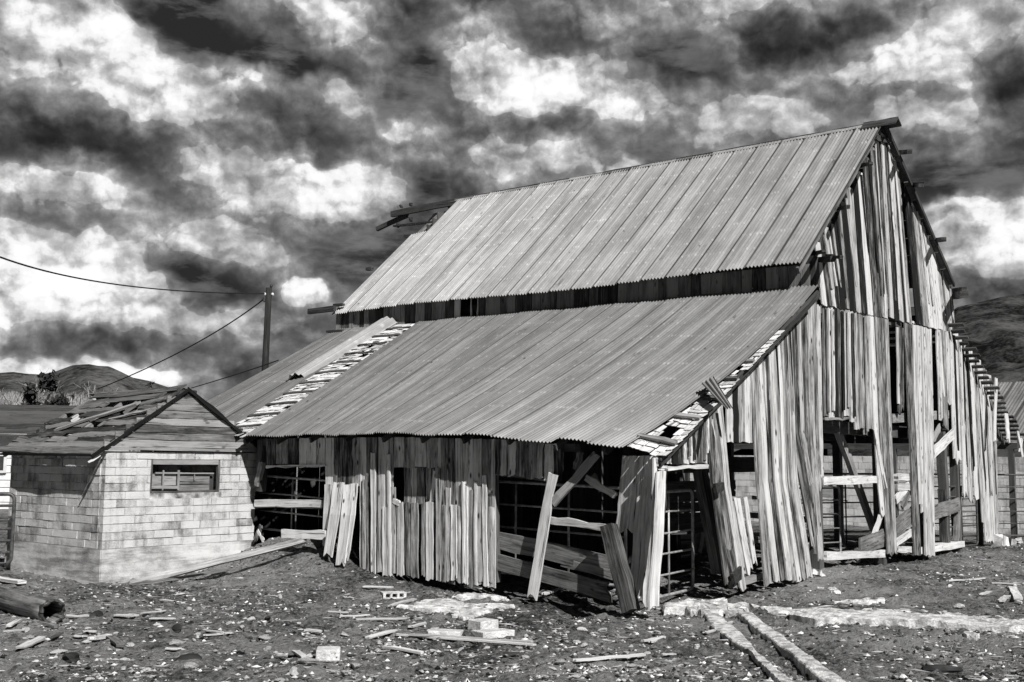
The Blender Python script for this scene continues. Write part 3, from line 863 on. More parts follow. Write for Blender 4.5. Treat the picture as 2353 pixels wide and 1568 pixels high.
# narrow boards running to the ground between the openings
for xt, xm, xb, yb, w, tn in ((2003, 2014, 2030, 1190, 10, .9), (2014, 2026, 2044, 1282, 10, .5), (2026, 2036, 2050, 1280, 12, .4), (2036, 2044, 2056, 1278, 10, .6), (1999, 2008, 2034, 1130, 7, .95)):
    gboard(m, xt, low_top(xt) + 2, xb, yb, w, .015, tn, xm, 1000, .03, rag=(.01, .12))
gboard(m, 2069, 752, 2071, 955, 13, .02, .35, rag=(.01, .2))
gboard(m, 2062, 752, 2064, 930, 4, .03, .8)
for xt, xm, xb, yb, w, tn in ((2085, 2096, 2108, 1279, 15, .4), (2101, 2106, 2112, 1160, 8, .8), (2111, 2118, 2122, 1180, 13, .85), (2120, 2126, 2128, 1279, 12, .7), (2132, 2136, 2139, 1281, 13, .75)):
    gboard(m, xt, low_top(xt) + 2, xb, yb, w, .015, tn, xm, 1000, .03, rag=(.01, .06))
# hanging boards right of centre
for xt, xb, yb, w, tn in ((2156, 2165, 975, 10, .8), (2166, 2174, 990, 9, .5), (2176, 2183, 945, 10, .75), (2187, 2196, 1070, 11, .9), (2198, 2206, 1060, 10, .85), (2207, 2217, 1148, 9, .9), (2217, 2232, 1160, 10, .65), (2228, 2244, 1155, 9, .95),
                          (2237, 2262, 1205, 9, .6), (2246, 2268, 1250, 10, .8), (2255, 2273, 1258, 10, .9), (2263, 2279, 1257, 10, .7), (2272, 2285, 1255, 10, .8), (2282, 2291, 1252, 8, .6)):
    gboard(m, xt, low_top(xt) + 1, xb, yb, w, RNG.uniform(0, .03), tn, rag=(.01, .22))
    if RNG.random() < .5: gboard(m, xt + w / 2, low_top(xt) + 8, xb + w / 2, yb - RNG.uniform(30, 120), 3.4, .04, RNG.random(), rag=(.01, .2))
part(m, 'lower_gable_wall', 'wood')
# girts and trim on the gable
def gbeam(name, x0, y0, x1, y1, hpx, mat='wood', du=0., depth=.08, tone=.6, u=0., rag=(.02, .03), label=None):
    m = MB(); A, Bp = B.pu(x0, y0, u - du), B.pu(x1, y1, u - du)
    h = np.linalg.norm(B.pu(x0, y0 + hpx / 2, u - du) - B.pu(x0, y0 - hpx / 2, u - du))
    d = nrm(Bp - A); n_ = NU; wd = nrm(np.cross(d, n_))
    m.board(A, Bp, wd, h, n_, depth, tone, 6, .008, rag)
    return part(m, name, mat, label=label)
gbeam('passage_lintel', 1528, 1076, 1624, 1072, 9, 'wood_pale', .03)
gbeam('door_rail', 1884, 1106, 2022, 1101, 19, 'wood_pale', -.06, .14, .8)
gbeam('door_rail', 2056, 1098, 2102, 1096, 17, 'wood_pale', -.06, .14, .7)
gbeam('door_rail', 2056, 1120, 2102, 1118, 16, 'wood_pale', -.06, .14, .5)
gbeam('door_head', 1889, 963, 1950, 961, 7, 'wood_mid', -.03, .1)
gbeam('girt', 2044, 962, 2178, 952, 21, 'wood_mid', -.12, .12, .7)
gbeam('girt', 2030, 742, 2200, 768, 10, 'wood_dark', -.10, .1, .7)
gbeam('girt', 1878, 693, 2050, 735, 8, 'wood_dark', -.10, .1, .7)
gbeam('door_sill', 1888, 1278, 2024, 1272, 18, 'wood_pale', -.10, .2, .7)
gbeam('door_sill', 2054, 1262, 2100, 1263, 14, 'wood_pale', -.10, .2, .6)
gbeam('door_sill', 2100, 1266, 2208, 1250, 16, 'wood_pale', -.10, .2, .8)
gbeam('girt', 1664, 1180, 1880, 1195, 16, 'wood_mid', -.12, .08, .5)
gbeam('girt', 1676, 1344, 1762, 1322, 17, 'wood_mid', -.05, .08, .55)
gbeam('girt', 1700, 1240, 1880, 1240, 14, 'wood_mid', -.1, .06, .6)
gbeam('window_sill', 1668, 1146, 1735, 1143, 8, 'wood_mid', -.06, .1, .6)
gbeam('door_brace', 1917, 968, 2008, 1216, 19, 'wood_mid', -.45, .1, .6)
for y0, y1 in ((602, 604), (740, 744)): gbeam('girt', 2090, y0, 2112, y1, 5, 'wood_pale', -.06, .05, .9)
# boards that slant across the openings
gbeam('broken_board', 2144, 1042, 2190, 997, 26, 'wood_pale', .02, .03, .8, rag=(.06, .02))
gbeam('broken_board', 2144, 1012, 2160, 980, 18, 'wood_mid', -.06, .03, .8, rag=(.06, .12))
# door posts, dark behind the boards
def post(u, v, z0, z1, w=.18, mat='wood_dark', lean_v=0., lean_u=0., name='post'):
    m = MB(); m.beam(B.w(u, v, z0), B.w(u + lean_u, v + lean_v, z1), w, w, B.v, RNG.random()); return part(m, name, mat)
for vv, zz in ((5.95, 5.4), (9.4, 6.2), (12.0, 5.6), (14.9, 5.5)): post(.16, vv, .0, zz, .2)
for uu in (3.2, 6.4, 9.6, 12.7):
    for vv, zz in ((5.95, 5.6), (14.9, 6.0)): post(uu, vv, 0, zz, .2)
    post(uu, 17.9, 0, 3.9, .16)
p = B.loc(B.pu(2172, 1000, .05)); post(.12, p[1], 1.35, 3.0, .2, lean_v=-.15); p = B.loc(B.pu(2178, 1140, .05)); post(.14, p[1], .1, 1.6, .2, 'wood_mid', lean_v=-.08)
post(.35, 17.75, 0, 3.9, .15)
# lookouts: purlin ends sticking out of the rakes
def stub(x0, y0, x1, y1, hpx, u0=.25, u1=-.55, mat='wood_dark', name='purlin'):
    m = MB(); A = B.pu(x0, y0, u0); Bp = B.pu(x1, y1, u1)
    h = hpx * np.linalg.norm(Bp - EYE) / F
    m.beam(A, Bp, h * 1.1, h, UP, .35, 2, .004); part(m, name, mat)
for q in ((2060, 352, 2090, 349, 10), (2086, 428, 2117, 424, 10), (2138, 554, 2169, 550, 10), (1972, 382, 2002, 376, 7), (1918, 481, 1949, 476, 8),):
    stub(*q)
stub(2190, 668, 2216, 664, 9); stub(2190, 681, 2216, 677, 15, u1=-.6)
for q in ((1864, 584, 1893, 578, 8, .3, -.4), (1862, 599, 1915, 596, 12, .3, -.5), (1880, 593, 1934, 591, 7, .2, -.8), (1895, 588, 1915, 588, 8, .2, -.5)): stub(*q)
# rake edge boards on the far side of the gable, seen edge-on
m = MB(); m.board(R1 + B.u * -.05 - UP * .06, RR1 + B.u * -.05 - UP * .02, nrm(np.cross(RR1 - R1, NU)), .09, NU, .05, .2, 8, .004); part(m, 'rake_board', 'wood_dark')
m = MB(); m.board(R1 - UP * .13 + B.u * .1, E1 - UP * .12 + B.u * .1, nrm(np.cross(E1 - R1, NU)), .12, NU, .05, .3, 8, .004); part(m, 'rake_board', 'wood_mid')
gbeam('crossbar', 2010, 315, 2046, 326, 11, 'wood_dark', .06, .06, .2)
# corner post where clerestory meets the gable
m = MB(); m.board(B.pu(1867, 590, .02), B.pu(1871, 662, .02), B.v, .2, NU, .16, .3, 4); part(m, 'corner_post', 'wood_dark')
m = MB(); m.board(B.pu(1877, 700, -.03), B.pu(1870, 1000, -.03), B.v, .1, NU, .03, .7, 6); part(m, 'corner_board', 'wood')

# ---- near side wall (under the lean-to eave)
m = MB()
def sboard(m, xt, yt, xb, yb, wpx, dv=0., tone=None, xm=None, ym=None, dvb=None, th=.025, w2=None, rag=(.008, .03), seg=6):
    dvb = dv if dvb is None else dvb
    A = B.pv(xt, yt, -dv); Bp = B.pv(xb, yb, -dvb)
    mid = B.pv(xm, ym, -(dv + dvb) / 2 - .02) if xm is not None else None
    w = np.linalg.norm(B.pv(xt + wpx / 2, yt, -dv) - B.pv(xt - wpx / 2, yt, -dv))
    ww2 = None if w2 is None else np.linalg.norm(B.pv(xb + w2 / 2, yb, -dvb) - B.pv(xb - w2 / 2, yb, -dvb))
    m.board(A, Bp, B.u, w, NV + B.u * RNG.normal(0, .07), th, tone, seg, .005, rag, mid, ww2, RNG.normal(0, .010))
eave_y = lambda x: interp(x, [560, 590, 760, 900, 1140, 1220, 1300, 1425, 1530], [1004, 1004, 1002, 1000, 1005, 1011, 1019, 1031, 1046]) + 4
def srow(x0, x1, yb, dx=0, wj=1., jit=2, dvr=.02, gapp=.5):
    x = x0
    while x < x1 - 2:
        w = min(RNG.uniform(12, 25) * wj, x1 - x)
        if x1 - x - w < 7: w = x1 - x
        xc = x + w / 2; y = yb(xc) if callable(yb) else yb
        sboard(m, xc, eave_y(xc), xc + dx, y + RNG.normal(0, jit), w * .965, RNG.uniform(0, dvr), RNG.random())
        x += w + (1.0 if RNG.random() < gapp else 0)
srow(612, 748, 1072, 0, 1.2)
srow(748, 905, lambda x: interp(x, [748, 822, 823, 905], [1120, 1120, 1311, 1328]), 0, 1.0)
srow(905, 1014, 1078, 0, 1.2)
srow(1014, 1138, lambda x: interp(x, [1014, 1138], [1338, 1352]), 1, .9)
srow(1138, 1292, lambda x: interp(x, [1138, 1292], [1092, 1108]), -2, 1.0)
# window boards, set back
for xt, w, tn, yt in ((938, 17, .35, 1074), (952, 14, .75, 1074), (968, 18, .3, 1074), (986, 12, .5, 1075), (999, 15, .35, 1077)):
    sboard(m, xt, yt, xt, 1160, w * .97, -.10, tn)
sboard(m, 1001, 1082, 992, 1158, 8, -.02, .9)
# lower boards and battens, nailed over each other
x = 880
while x < 1136:
    w = RNG.uniform(9, 19)
    top = 1154 if 903 < x < 1006 else RNG.choice([1117, 1118, 1160, 1165, 1120])
    sboard(m, x + w / 2, top + RNG.normal(0, 1.5), x + w / 2 + RNG.normal(0, 1.2), interp(x, [820, 1140], [1316, 1352]) + RNG.normal(0, 3), w * .94, .026 + RNG.uniform(0, .015), RNG.random(), rag=(.02, .05), w2=w * RNG.uniform(.85, 1.0))
    x += w + RNG.choice([.5, 1, 2, 5])
for xt, xb, w, tn in ((1092, 1093, 8, .9), (1064, 1066, 8, .85), (1113, 1117, 9, .95), (858, 859, 9, .8), (1006, 1008, 9, .5), (893, 896, 9, .9), (835, 834, 7, .4)):
    sboard(m, xt, 1085 + RNG.normal(0, 25), xb, interp(xt, [820, 1140], [1318, 1352]), w, .05, tn, rag=(.02, .04))
# splayed board ends by the doorway
for xt, yt, xm, xb, yb, w, ko, tn in ((756, 1112, 752, 749, 1262, 17, .12, .7), (779, 1108, 770, 752, 1290, 24, .30, .8), (805, 1113, 797, 782, 1308, 25, .32, .9), (815, 1110, 810, 793, 1305, 15, .3, .85), (768, 1112, 764, 758, 1268, 16, .15, .6), (795, 1112, 790, 783, 1255, 18, .14, .6)):
    sboard(m, xt, yt, xb, yb, w, .03, tn, xm, 1180, ko, rag=(.02, .22), w2=w * .8)
part(m, 'side_wall', 'wood_side'); m = MB()
# the two wide boards at the near corner
for xt, xb, yb, w, tn, ko in ((1450, 1433, 1226, 38, .7, .02), (1487, 1461, 1385, 33, .8, .14), (1505, 1487, 1398, 17, .75, .16)):
    sboard(m, xt, 1047, xb, yb, w, .02, tn, dvb=ko, rag=(.01, .10), seg=8)
part(m, 'corner_boards', 'wood_side')
def sbeam(name, x0, y0, x1, y1, hpx, mat='wood_mid', v=0., depth=.08, tone=.5, rag=(.02, .03), th2=None, label=None):
    m = MB(); A, Bp = B.pv(x0, y0, v), B.pv(x1, y1, v)
    d = nrm(Bp - A); h = hpx * np.linalg.norm(A - EYE) / F; wd = nrm(np.cross(d, NV))
    m.board(A, Bp, wd, h, NV, depth, tone, 6, .008, rag); return part(m, name, mat, label=label)
sbeam('door_head', 612, 1073, 748, 1069, 5, 'wood_pale', -.04, .04, .7)
sbeam('door_head', 1140, 1089, 1275, 1106, 6, 'wood_mid', .02, .06, .5)
sbeam('eave_plate', 600, 1016, 1330, 1030, 14, 'wood_dark', .10, .14, .4)
sbeam('door_jamb', 1139, 1090, 1141, 1340, 12, 'wood_mid', .05, .10, .3)
sbeam('door_rail', 588, 1156, 745, 1158, 16, 'wood_pale', .06, .1, .8)
sbeam('door_rail', 588, 1164, 745, 1166, 7, 'wood_mid', .12, .1, .4)
sbeam('window_block', 904, 1150, 920, 1158, 10, 'wood_pale', -.03, .04, .8)
sbeam('corner_post', 605, 1010, 598, 1130, 18, 'wood_dark', .1, .16, .3)
sbeam('corner_brace', 590, 1118, 604, 1060, 14, 'wood_mid', .0, .08, .5)
sbeam('corner_post', 1522, 1072, 1512, 1250, 15, 'wood_dark', .2, .16, .2)
for q in ((1290, 1028, 1286, 1085, 10), (1335, 1036, 1322, 1080, 12)): sbeam('stud', *q, 'wood_mid', .15, .08, .4)
# corner boards turning round on the gable side
m = MB()
gboard(m, 1517, 1080, 1500, 1400, 20, .03, .75, 1513, 1200, .12, rag=(.03, .14), seg=8)
gboard(m, 1506, 1052, 1498, 1385, 7, .0, .9, seg=8)
part(m, 'corner_board', 'wood_pale')
m = MB(); gboard(m, 1515, 1050, 1517, 1075, 14, .02, .8); gboard(m, 1528, 1068, 1520, 1083, 12, .04, .8, rag=(.05, .06)); part(m, 'corner_block', 'wood_pale')
# interior: added partitions that darken it, back wall, lofts
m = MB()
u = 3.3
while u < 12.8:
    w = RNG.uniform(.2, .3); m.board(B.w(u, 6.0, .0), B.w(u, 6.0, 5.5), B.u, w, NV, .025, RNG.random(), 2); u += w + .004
part(m, 'added_partition', 'wood_dark')  # added boards that keep the lean-to bay dark
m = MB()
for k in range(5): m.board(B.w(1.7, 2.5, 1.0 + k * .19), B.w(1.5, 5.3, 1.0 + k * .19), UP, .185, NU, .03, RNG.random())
part(m, 'added_dark_boards', 'wood_dark')  # added dark boards to darken what shows through the little window
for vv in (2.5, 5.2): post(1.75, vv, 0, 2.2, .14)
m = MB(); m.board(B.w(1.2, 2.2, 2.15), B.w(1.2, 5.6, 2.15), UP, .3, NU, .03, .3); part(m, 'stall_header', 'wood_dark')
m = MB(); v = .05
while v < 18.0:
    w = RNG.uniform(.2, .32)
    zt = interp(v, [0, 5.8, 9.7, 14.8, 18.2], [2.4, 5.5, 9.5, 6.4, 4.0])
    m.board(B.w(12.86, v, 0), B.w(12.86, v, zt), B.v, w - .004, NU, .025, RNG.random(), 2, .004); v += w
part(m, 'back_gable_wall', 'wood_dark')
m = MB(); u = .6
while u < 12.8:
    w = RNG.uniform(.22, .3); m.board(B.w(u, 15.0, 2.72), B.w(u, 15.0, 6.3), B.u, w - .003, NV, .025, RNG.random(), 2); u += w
part(m, 'added_dark_wall', 'wood_dark')  # added dark wall blocking the bright view above the far openings
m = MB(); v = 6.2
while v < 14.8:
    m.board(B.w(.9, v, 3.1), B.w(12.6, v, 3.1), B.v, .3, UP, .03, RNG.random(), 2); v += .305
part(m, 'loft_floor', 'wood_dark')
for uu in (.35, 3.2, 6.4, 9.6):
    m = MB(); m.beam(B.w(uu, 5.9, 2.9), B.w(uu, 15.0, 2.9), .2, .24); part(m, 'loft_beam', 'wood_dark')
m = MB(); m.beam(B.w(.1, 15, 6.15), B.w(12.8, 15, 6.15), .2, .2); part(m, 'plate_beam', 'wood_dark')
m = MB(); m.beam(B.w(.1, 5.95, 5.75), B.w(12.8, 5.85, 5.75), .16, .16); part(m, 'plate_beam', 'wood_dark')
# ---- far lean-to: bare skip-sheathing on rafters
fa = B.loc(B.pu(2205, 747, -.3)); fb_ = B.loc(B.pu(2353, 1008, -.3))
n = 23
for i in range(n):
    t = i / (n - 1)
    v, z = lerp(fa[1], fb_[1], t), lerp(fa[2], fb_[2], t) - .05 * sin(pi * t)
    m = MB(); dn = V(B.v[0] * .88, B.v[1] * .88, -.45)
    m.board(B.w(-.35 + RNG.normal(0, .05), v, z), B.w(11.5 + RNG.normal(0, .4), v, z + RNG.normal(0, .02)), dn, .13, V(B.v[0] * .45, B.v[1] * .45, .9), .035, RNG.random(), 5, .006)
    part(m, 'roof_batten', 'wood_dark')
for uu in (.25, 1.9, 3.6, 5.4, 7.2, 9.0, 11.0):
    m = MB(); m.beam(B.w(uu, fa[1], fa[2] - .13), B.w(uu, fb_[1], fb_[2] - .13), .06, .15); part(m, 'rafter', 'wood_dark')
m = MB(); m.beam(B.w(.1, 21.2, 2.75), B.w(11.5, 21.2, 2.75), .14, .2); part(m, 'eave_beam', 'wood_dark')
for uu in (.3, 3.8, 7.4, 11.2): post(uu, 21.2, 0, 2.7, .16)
# splintered boards hanging below the far rake
for q in ((2288, 868, 2284, 1020, 5), (2312, 950, 2318, 1020, 7), (2338, 990, 2352, 1062, 5), (2349, 1005, 2344, 1045, 5)):
    m = MB(); gboard(m, q[0], q[1], q[2], q[3], q[4], .3, .8, rag=(.02, .3)); part(m, 'hanging_board', 'wood_pale')
m = MB(); gboard(m, 2286, 995, 2340, 1012, 16, .0, .5); 
A, Bp = B.pu(2284, 1003, .3), B.pu(2335, 1013, .3)
m = MB(); m.board(A, Bp, UP, .22, NU, .04, .4, 5, .01, (.02, .1)); part(m, 'header_board', 'wood_mid')
# ---- hay hood at the far end of the ridge
def hbeam(name, x0, y0, u0, x1, y1, u1, hpx, mat='wood_dark', dv=0):
    m = MB(); A = on_plane(x0, y0, B.w(0, 9.75 + dv, 0), B.v) ; Bp = on_plane(x1, y1, B.w(0, 9.75 + dv, 0), B.v)
    h = hpx * np.linalg.norm(A - EYE) / F
    m.beam(A, Bp, .1, h, UP, .4, 3, .008, (.0, .08)); part(m, name, mat)
hbeam('hood_beam', 900, 493, 0, 1050, 464, 0, 14)
hbeam('hood_beam', 866, 527, 0, 938, 494, 0, 9, dv=.1)
hbeam('hay_rail', 905, 520, 0, 1010, 510, 0, 4, 'iron')
for q in ((922, 478, 921, 470), (944, 474, 944, 466), (944, 500, 944, 512), (914, 512, 915, 525)): hbeam('hay_rail_bolt', q[0], q[1], 0, q[2], q[3], 0, 3, 'iron')
hbeam('hood_brace', 960, 541, 0, 1012, 494, 0, 9, 'wood_pale'); hbeam('hood_brace', 988, 510, 0, 1010, 486, 0, 8, 'wood_mid', .2)
def endstub(x0, y0, x1, y1, v, hpx):
    m = MB(); A, Bp = on_plane(x0, y0, B.w(0, v, 0), B.v), on_plane(x1, y1, B.w(0, v, 0), B.v); h = hpx * np.linalg.norm(A - EYE) / F
    m.beam(A, Bp, .1, h, UP, .3, 2, .004); part(m, 'purlin', 'wood_dark')
endstub(710, 716, 770, 709, 5.45, 12); endstub(768, 702, 790, 700, 5.6, 6); endstub(843, 619, 856, 617, 7.3, 7); endstub(930, 543, 985, 541, 8.6, 5); endstub(752, 763, 790, 760, 5.4, 5)
# ------------------------------------------------------------------ block shed
SA, SBW = 3.29, 3.30
shed = empty('shed', S.w(0, 0, 0), 'small cinder block shed with a broken plank roof', 'shed')
shed['_org'] = tuple(S.O)
def spart(m, name, mat, parent=None, **k): return m.build(name, M[mat], parent or shed, **k)
ZC, ZT = .575, 2.285
# window opening on the gable wall
wl = S.loc(S.pu(347, 1056)); wr = S.loc(S.pu(503.5, 1131))
WV0, WV1, WZ0, WZ1 = wl[1], wr[1], wr[2], wl[2]
def block_wall(m, mo, O, d, n_in, L, nrow, z0, z1, th, blen, hole=None, jit=.004, first=0):
    """courses of single blocks laid on a mortar core"""
    rh = (z1 - z0) / nrow; g = .009
    for r in range(nrow):
        x = -blen * (.5 if r % 2 else 0) * 1. + RNG.normal(0, .02)
        za, zb = z0 + r * rh, z0 + (r + 1) * rh
        while x < L:
            a, b = max(x, 0), min(x + blen, L)
            x += blen * RNG.choice([1, 1, 1, .97, 1.03])
            segs = [(a, b)]
            if hole and zb > hole[2] + .03 and za < hole[3] - .03:
                segs = [(a, min(b, hole[0])), (max(a, hole[1]), b)]
            for p, q in segs:
                if q - p < .05: continue
                dd = RNG.normal(0, jit)
                C = O + d * (p + q) / 2 + n_in * (th / 2 - .012 + dd) + UP * (za + zb) / 2
                k = RNG.normal(0, .002)
                m.box(C, d * ((q - p) / 2 - g / 2 + k * .3), n_in * th / 2, UP * (rh / 2 - g * .6 + RNG.normal(0, .001)), RNG.random(), .0025)
m = MB(); mo = MB()
block_wall(m, mo, S.w(0, 0, 0), S.v, S.u, SBW, 12, ZC, ZT, .12, .415, (WV0, WV1, WZ0, WZ1))
spart(m, 'gable_block_wall', 'block')
m = MB(); block_wall(m, mo, S.w(.12, 0, 0), S.u, S.v, SA - .12, 12, ZC, ZT, .12, .415); spart(m, 'side_block_wall', 'block')
m = MB(); block_wall(m, mo, S.w(SA, .12, 0), S.v, -S.u, SBW - .12, 12, ZC, ZT, .12, .415); spart(m, 'back_block_wall', 'block')
m = MB(); block_wall(m, mo, S.w(.12, SBW, 0), S.u, -S.v, SA - .24, 12, ZC, ZT, .12, .415); spart(m, 'side_block_wall', 'block')
# mortar core just behind the block faces
m = MB(); t_ = .05
def core(O, d, n_in, L, hole=None):
    def bx(a, b, za, zb):
        if b > a and zb > za: m.box(O + d * (a + b) / 2 + n_in * (.004 + t_) + UP * (za + zb) / 2, d * (b - a) / 2, n_in * t_, UP * (zb - za) / 2, .5)
    if hole:
        bx(.002, hole[0], ZC, ZT - .004); bx(hole[1], L - .002, ZC, ZT - .004); bx(hole[0], hole[1], ZC, hole[2]); bx(hole[0], hole[1], hole[3], ZT - .004)
    else: bx(.002, L - .002, ZC, ZT - .004)
core(S.w(0, .01, 0), S.v, S.u, SBW - .02, (WV0 - .01, WV1 - .01, WZ0, WZ1))
core(S.w(.11, 0, 0), S.u, S.v, SA - .12)
core(S.w(SA, .11, 0), S.v, -S.u, SBW - .12); core(S.w(.11, SBW, 0), S.u, -S.v, SA - .23)
spart(m, 'mortar', 'mortar')
# foundation
m = MB()
def slab_wall(O, d, n_in, L, th=.14):
    n = 14; P_ = []; uv = []
    for i in range(6):
        z = -.35 + (ZC + .35) * i / 5
        P_.append([O + d * (L * j / n) - n_in * (.012 + .010 * float(vnoise(np.array(j * 1.7), np.array(i * 1.3), 5))) + UP * z for j in range(n + 1)]); uv.append([(L * j / n, z) for j in range(n + 1)])
    m.grid(np.array(P_), np.array(uv), .5, False)
    m.box(O + d * L / 2 + n_in * th / 2 + UP * (ZC - .35) / 2, d * L / 2, n_in * (th / 2), UP * ((ZC + .35) / 2 - .002), .5)
slab_wall(S.w(-.012, -.0, 0), S.v, S.u, SBW); slab_wall(S.w(0, -.012, 0), S.u, S.v, SA); slab_wall(S.w(SA, .13, 0), S.v, -S.u, SBW - .26); slab_wall(S.w(.13, SBW, 0), S.u, -S.v, SA - .26)
spart(m, 'foundation', 'found')
# gable of horizontal boards
AP = S.loc(S.pu(428, 896, -.03)); ZE = 2.36
apv, apz = AP[1], AP[2]
m = MB(); nb = 8
for i in range(nb):
    z0 = ZE + (apz - ZE) * i / nb + .0; z1 = ZE + (apz - ZE) * (i + 1) / nb
    zm = (z0 + z1) / 2
    va = lerp(-.06, apv, (z0 - ZE) / (apz - ZE)); vb = lerp(3.36, apv, (z0 - ZE) / (apz - ZE))
    if vb - va < .12: continue
    m.board(S.w(-.035 - .006 * (i % 2), va, zm), S.w(-.035 - .006 * (i % 2), vb, zm), UP, z1 - z0 - .010, -S.u, .025, .85 if i in (0, 3) else RNG.random() * .6, 8, .004, (.0, .0), w2=z1 - z0 - .01)
spart(m, 'gable_boards', 'wood_mid')
m = MB(); m.board(S.w(-.045, -.05, 2.335), S.w(-.045, 3.36, 2.325), UP, .05, -S.u, .05, .7, 6, .003); spart(m, 'gable_sill', 'wood_mid')
# roof
eav = S.loc(S.pv(110, 1036, -.22)); ez0 = eav[2]
RZ = apz + .02
def shed_roof(u, t):      # t: 0 at the near eave, 1 at the ridge
    return S.w(u, lerp(-.29, apv, t), lerp(2.215, RZ, t) - .03 * sin(pi * t) - .03 * t * max(0, u - 1))
def shed_roof2(u, t): return S.w(u, lerp(3.5, apv, t), lerp(2.26, RZ, t))
nd = nrm(np.cross(S.u, shed_roof(0, 1) - shed_roof(0, 0))); nd = nd if nd[2] > 0 else -nd
sl = shed_roof(0, 1) - shed_roof(0, 0); LS = np.linalg.norm(sl)
m = MB()
nC = 12; cw = LS / nC
spans = {0: [(-.10, 3.45)], 1: [(-.06, 3.42)], 2: [(-.06, 1.15), (1.12, 2.2), (2.16, 3.35)], 3: [(-.06, 1.7), (1.9, 3.3)], 4: [(-.06, 2.9), (2.75, 3.25)],
         5: [(-.06, 1.15), (1.6, 3.3)], 6: [(-.06, 1.55), (2.55, 3.28)], 7: [(-.06, .8), (1.0, 2.35)], 8: [(-.06, .55), (1.25, 3.2)], 9: [(-.06, .75), (1.95, 3.1)], 10: [(-.04, .45), (.3, 3.05)], 11: [(-.02, 2.2), (2.2, 3.0)]}
for i in range(nC):
    for (a, b) in spans[i]:
        t = (i + .5) / nC
        lift = RNG.uniform(.0, .03) + (.012 if i % 2 else 0)
        tw = RNG.normal(0, .018)
        A = shed_roof(a + RNG.normal(0, .02), t + tw) + nd * (.02 + lift); Bp = shed_roof(b + RNG.normal(0, .04), t - tw) + nd * (.02 + RNG.uniform(0, .05))
        m.board(A, Bp, sl + S.u * 0, cw * RNG.uniform(.93, 1.08), nd + nrm(sl) * RNG.normal(.05, .10), .024, .8 if i == 1 else RNG.random() * .8, 8, .010, (.01, .10))
spart(m, 'roof_boards', 'wood_shed')
m = MB()
for i in range(nC):
    t = (i + .5) / nC; s2 = shed_roof2(0, 1) - shed_roof2(0, 0); n2 = nrm(np.cross(s2, S.u)); n2 = n2 if n2[2] > 0 else -n2
    m.board(shed_roof2(-.08, t) + n2 * .02, shed_roof2(3.35, t) + n2 * .02, s2, cw * .98, n2, .024, RNG.random(), 4, .006)
spart(m, 'far_roof_boards', 'wood_shed')
for k in range(7):
    u = .06 + k * .52
    m = MB(); m.beam(shed_roof(u, 0.02) - nd * .05, shed_roof(u, 1.0) - nd * .05, .05, .10); spart(m, 'rafter', 'wood_pale')
    m = MB(); m.beam(shed_roof2(u, 0.02) - UP * .06, shed_roof2(u, 1.0) - UP * .06, .05, .10); spart(m, 'rafter', 'wood_pale')
m = MB(); m.board(shed_roof(-.09, -.02) - nd * .03, shed_roof(-.09, 1.01) - nd * .02, nd, .055, -S.u, .03, .0, 8, .006); spart(m, 'rake_board', 'charred')
m = MB(); m.board(shed_roof2(-.09, -.04) + UP * .0, shed_roof2(-.09, 1.01) + UP * .0, UP, .075, -S.u, .03, .0, 10, .012); spart(m, 'rake_board', 'charred')
for k in range(9):   # ragged shingle ends along the far rake
    pass
m = MB(); m.board(shed_roof2(-.1, -.10) - UP * .04, shed_roof2(-.1, .05) - UP * .03, UP, .1, -S.u, .03, .9, 3); spart(m, 'rake_tail', 'wood_mid')
m = MB(); m.board(shed_roof(-.06, -.06) - nd * .07, shed_roof(-.06, .06) - nd * .08, nd, .035, -S.u, .02, 1, 3); spart(m, 'rake_tail', 'wood_pale')
m = MB(); m.board(shed_roof(0, .005) - nd * .012, shed_roof(3.4, .005) - nd * .012, nd, .05, -S.v, .02, .2, 6, .004); spart(m, 'eave_board', 'wood_dark')
m = MB(); m.prism([shed_roof(3.3, .0), shed_roof(3.38, -.02), shed_roof(3.36, .0) - UP * .18], S.v, .03, .2); spart(m, 'eave_block', 'wood_dark')
m = MB(); m.beam(S.w(.1, .06, ZT + .03), S.w(SA, .06, ZT + .03), .1, .06); m.beam(S.w(.1, SBW - .06, ZT + .03), S.w(SA, SBW - .06, ZT + .03), .1, .06); spart(m, 'wall_plate', 'wood_dark')
# loose plank lying on the roof
m = MB()
m.board(shed_roof(2.28, .355) + nd * .09, shed_roof(.62, .73) + nd * .10, nrm(sl), .10, nd, .04, .8, 8, .008, (.01, .05))
m.build('loose_plank', M['wood_mid'], None, 'long loose plank lying slantwise across the broken shed roof', 'plank')
m = MB(); m.board(shed_roof(.95, .50) + nd * .075, shed_roof(-.02, .63) + nd * .085, nrm(sl), .06, nd, .025, .7, 5, .006)
m.build('loose_plank', M['wood_mid'], None, 'short loose strip of wood near the front rake of the shed roof', 'plank')
# window
win = MB()
fw = .045
def wbar(m, v0, z0, v1, z1, w, d=.05, u=.03, tone=.4):
    m.board(S.w(u, v0, z0), S.w(u, v1, z1), nrm(np.cross(S.w(0, v1, z1) - S.w(0, v0, z0), S.u)), w, -S.u, d, tone, 3, .002, (0, 0))
wbar(win, WV0 + .02, WZ0, WV0 + .02, WZ1, .045, tone=.2); wbar(win, WV1 - .02, WZ0, WV1 - .02, WZ1, .045, tone=.2)
wbar(win, WV0 + .045, WZ1 - .045, WV1 - .045, WZ1 - .045, .09, .05, .02, .7); wbar(win, WV0 + .045, WZ0 + .018, WV1 - .045, WZ0 + .018, .036, tone=.2)
window = spart(win, 'window', 'wood_mid')
hh = WZ1 - WZ0; ww = WV1 - WV0
m = MB()
for f in (.20, .42): wbar(m, WV0 + ww * f, WZ0 + .05, WV0 + ww * f, WZ0 + hh * .68, .024 if f < .3 else .04, .03, .06, .7)
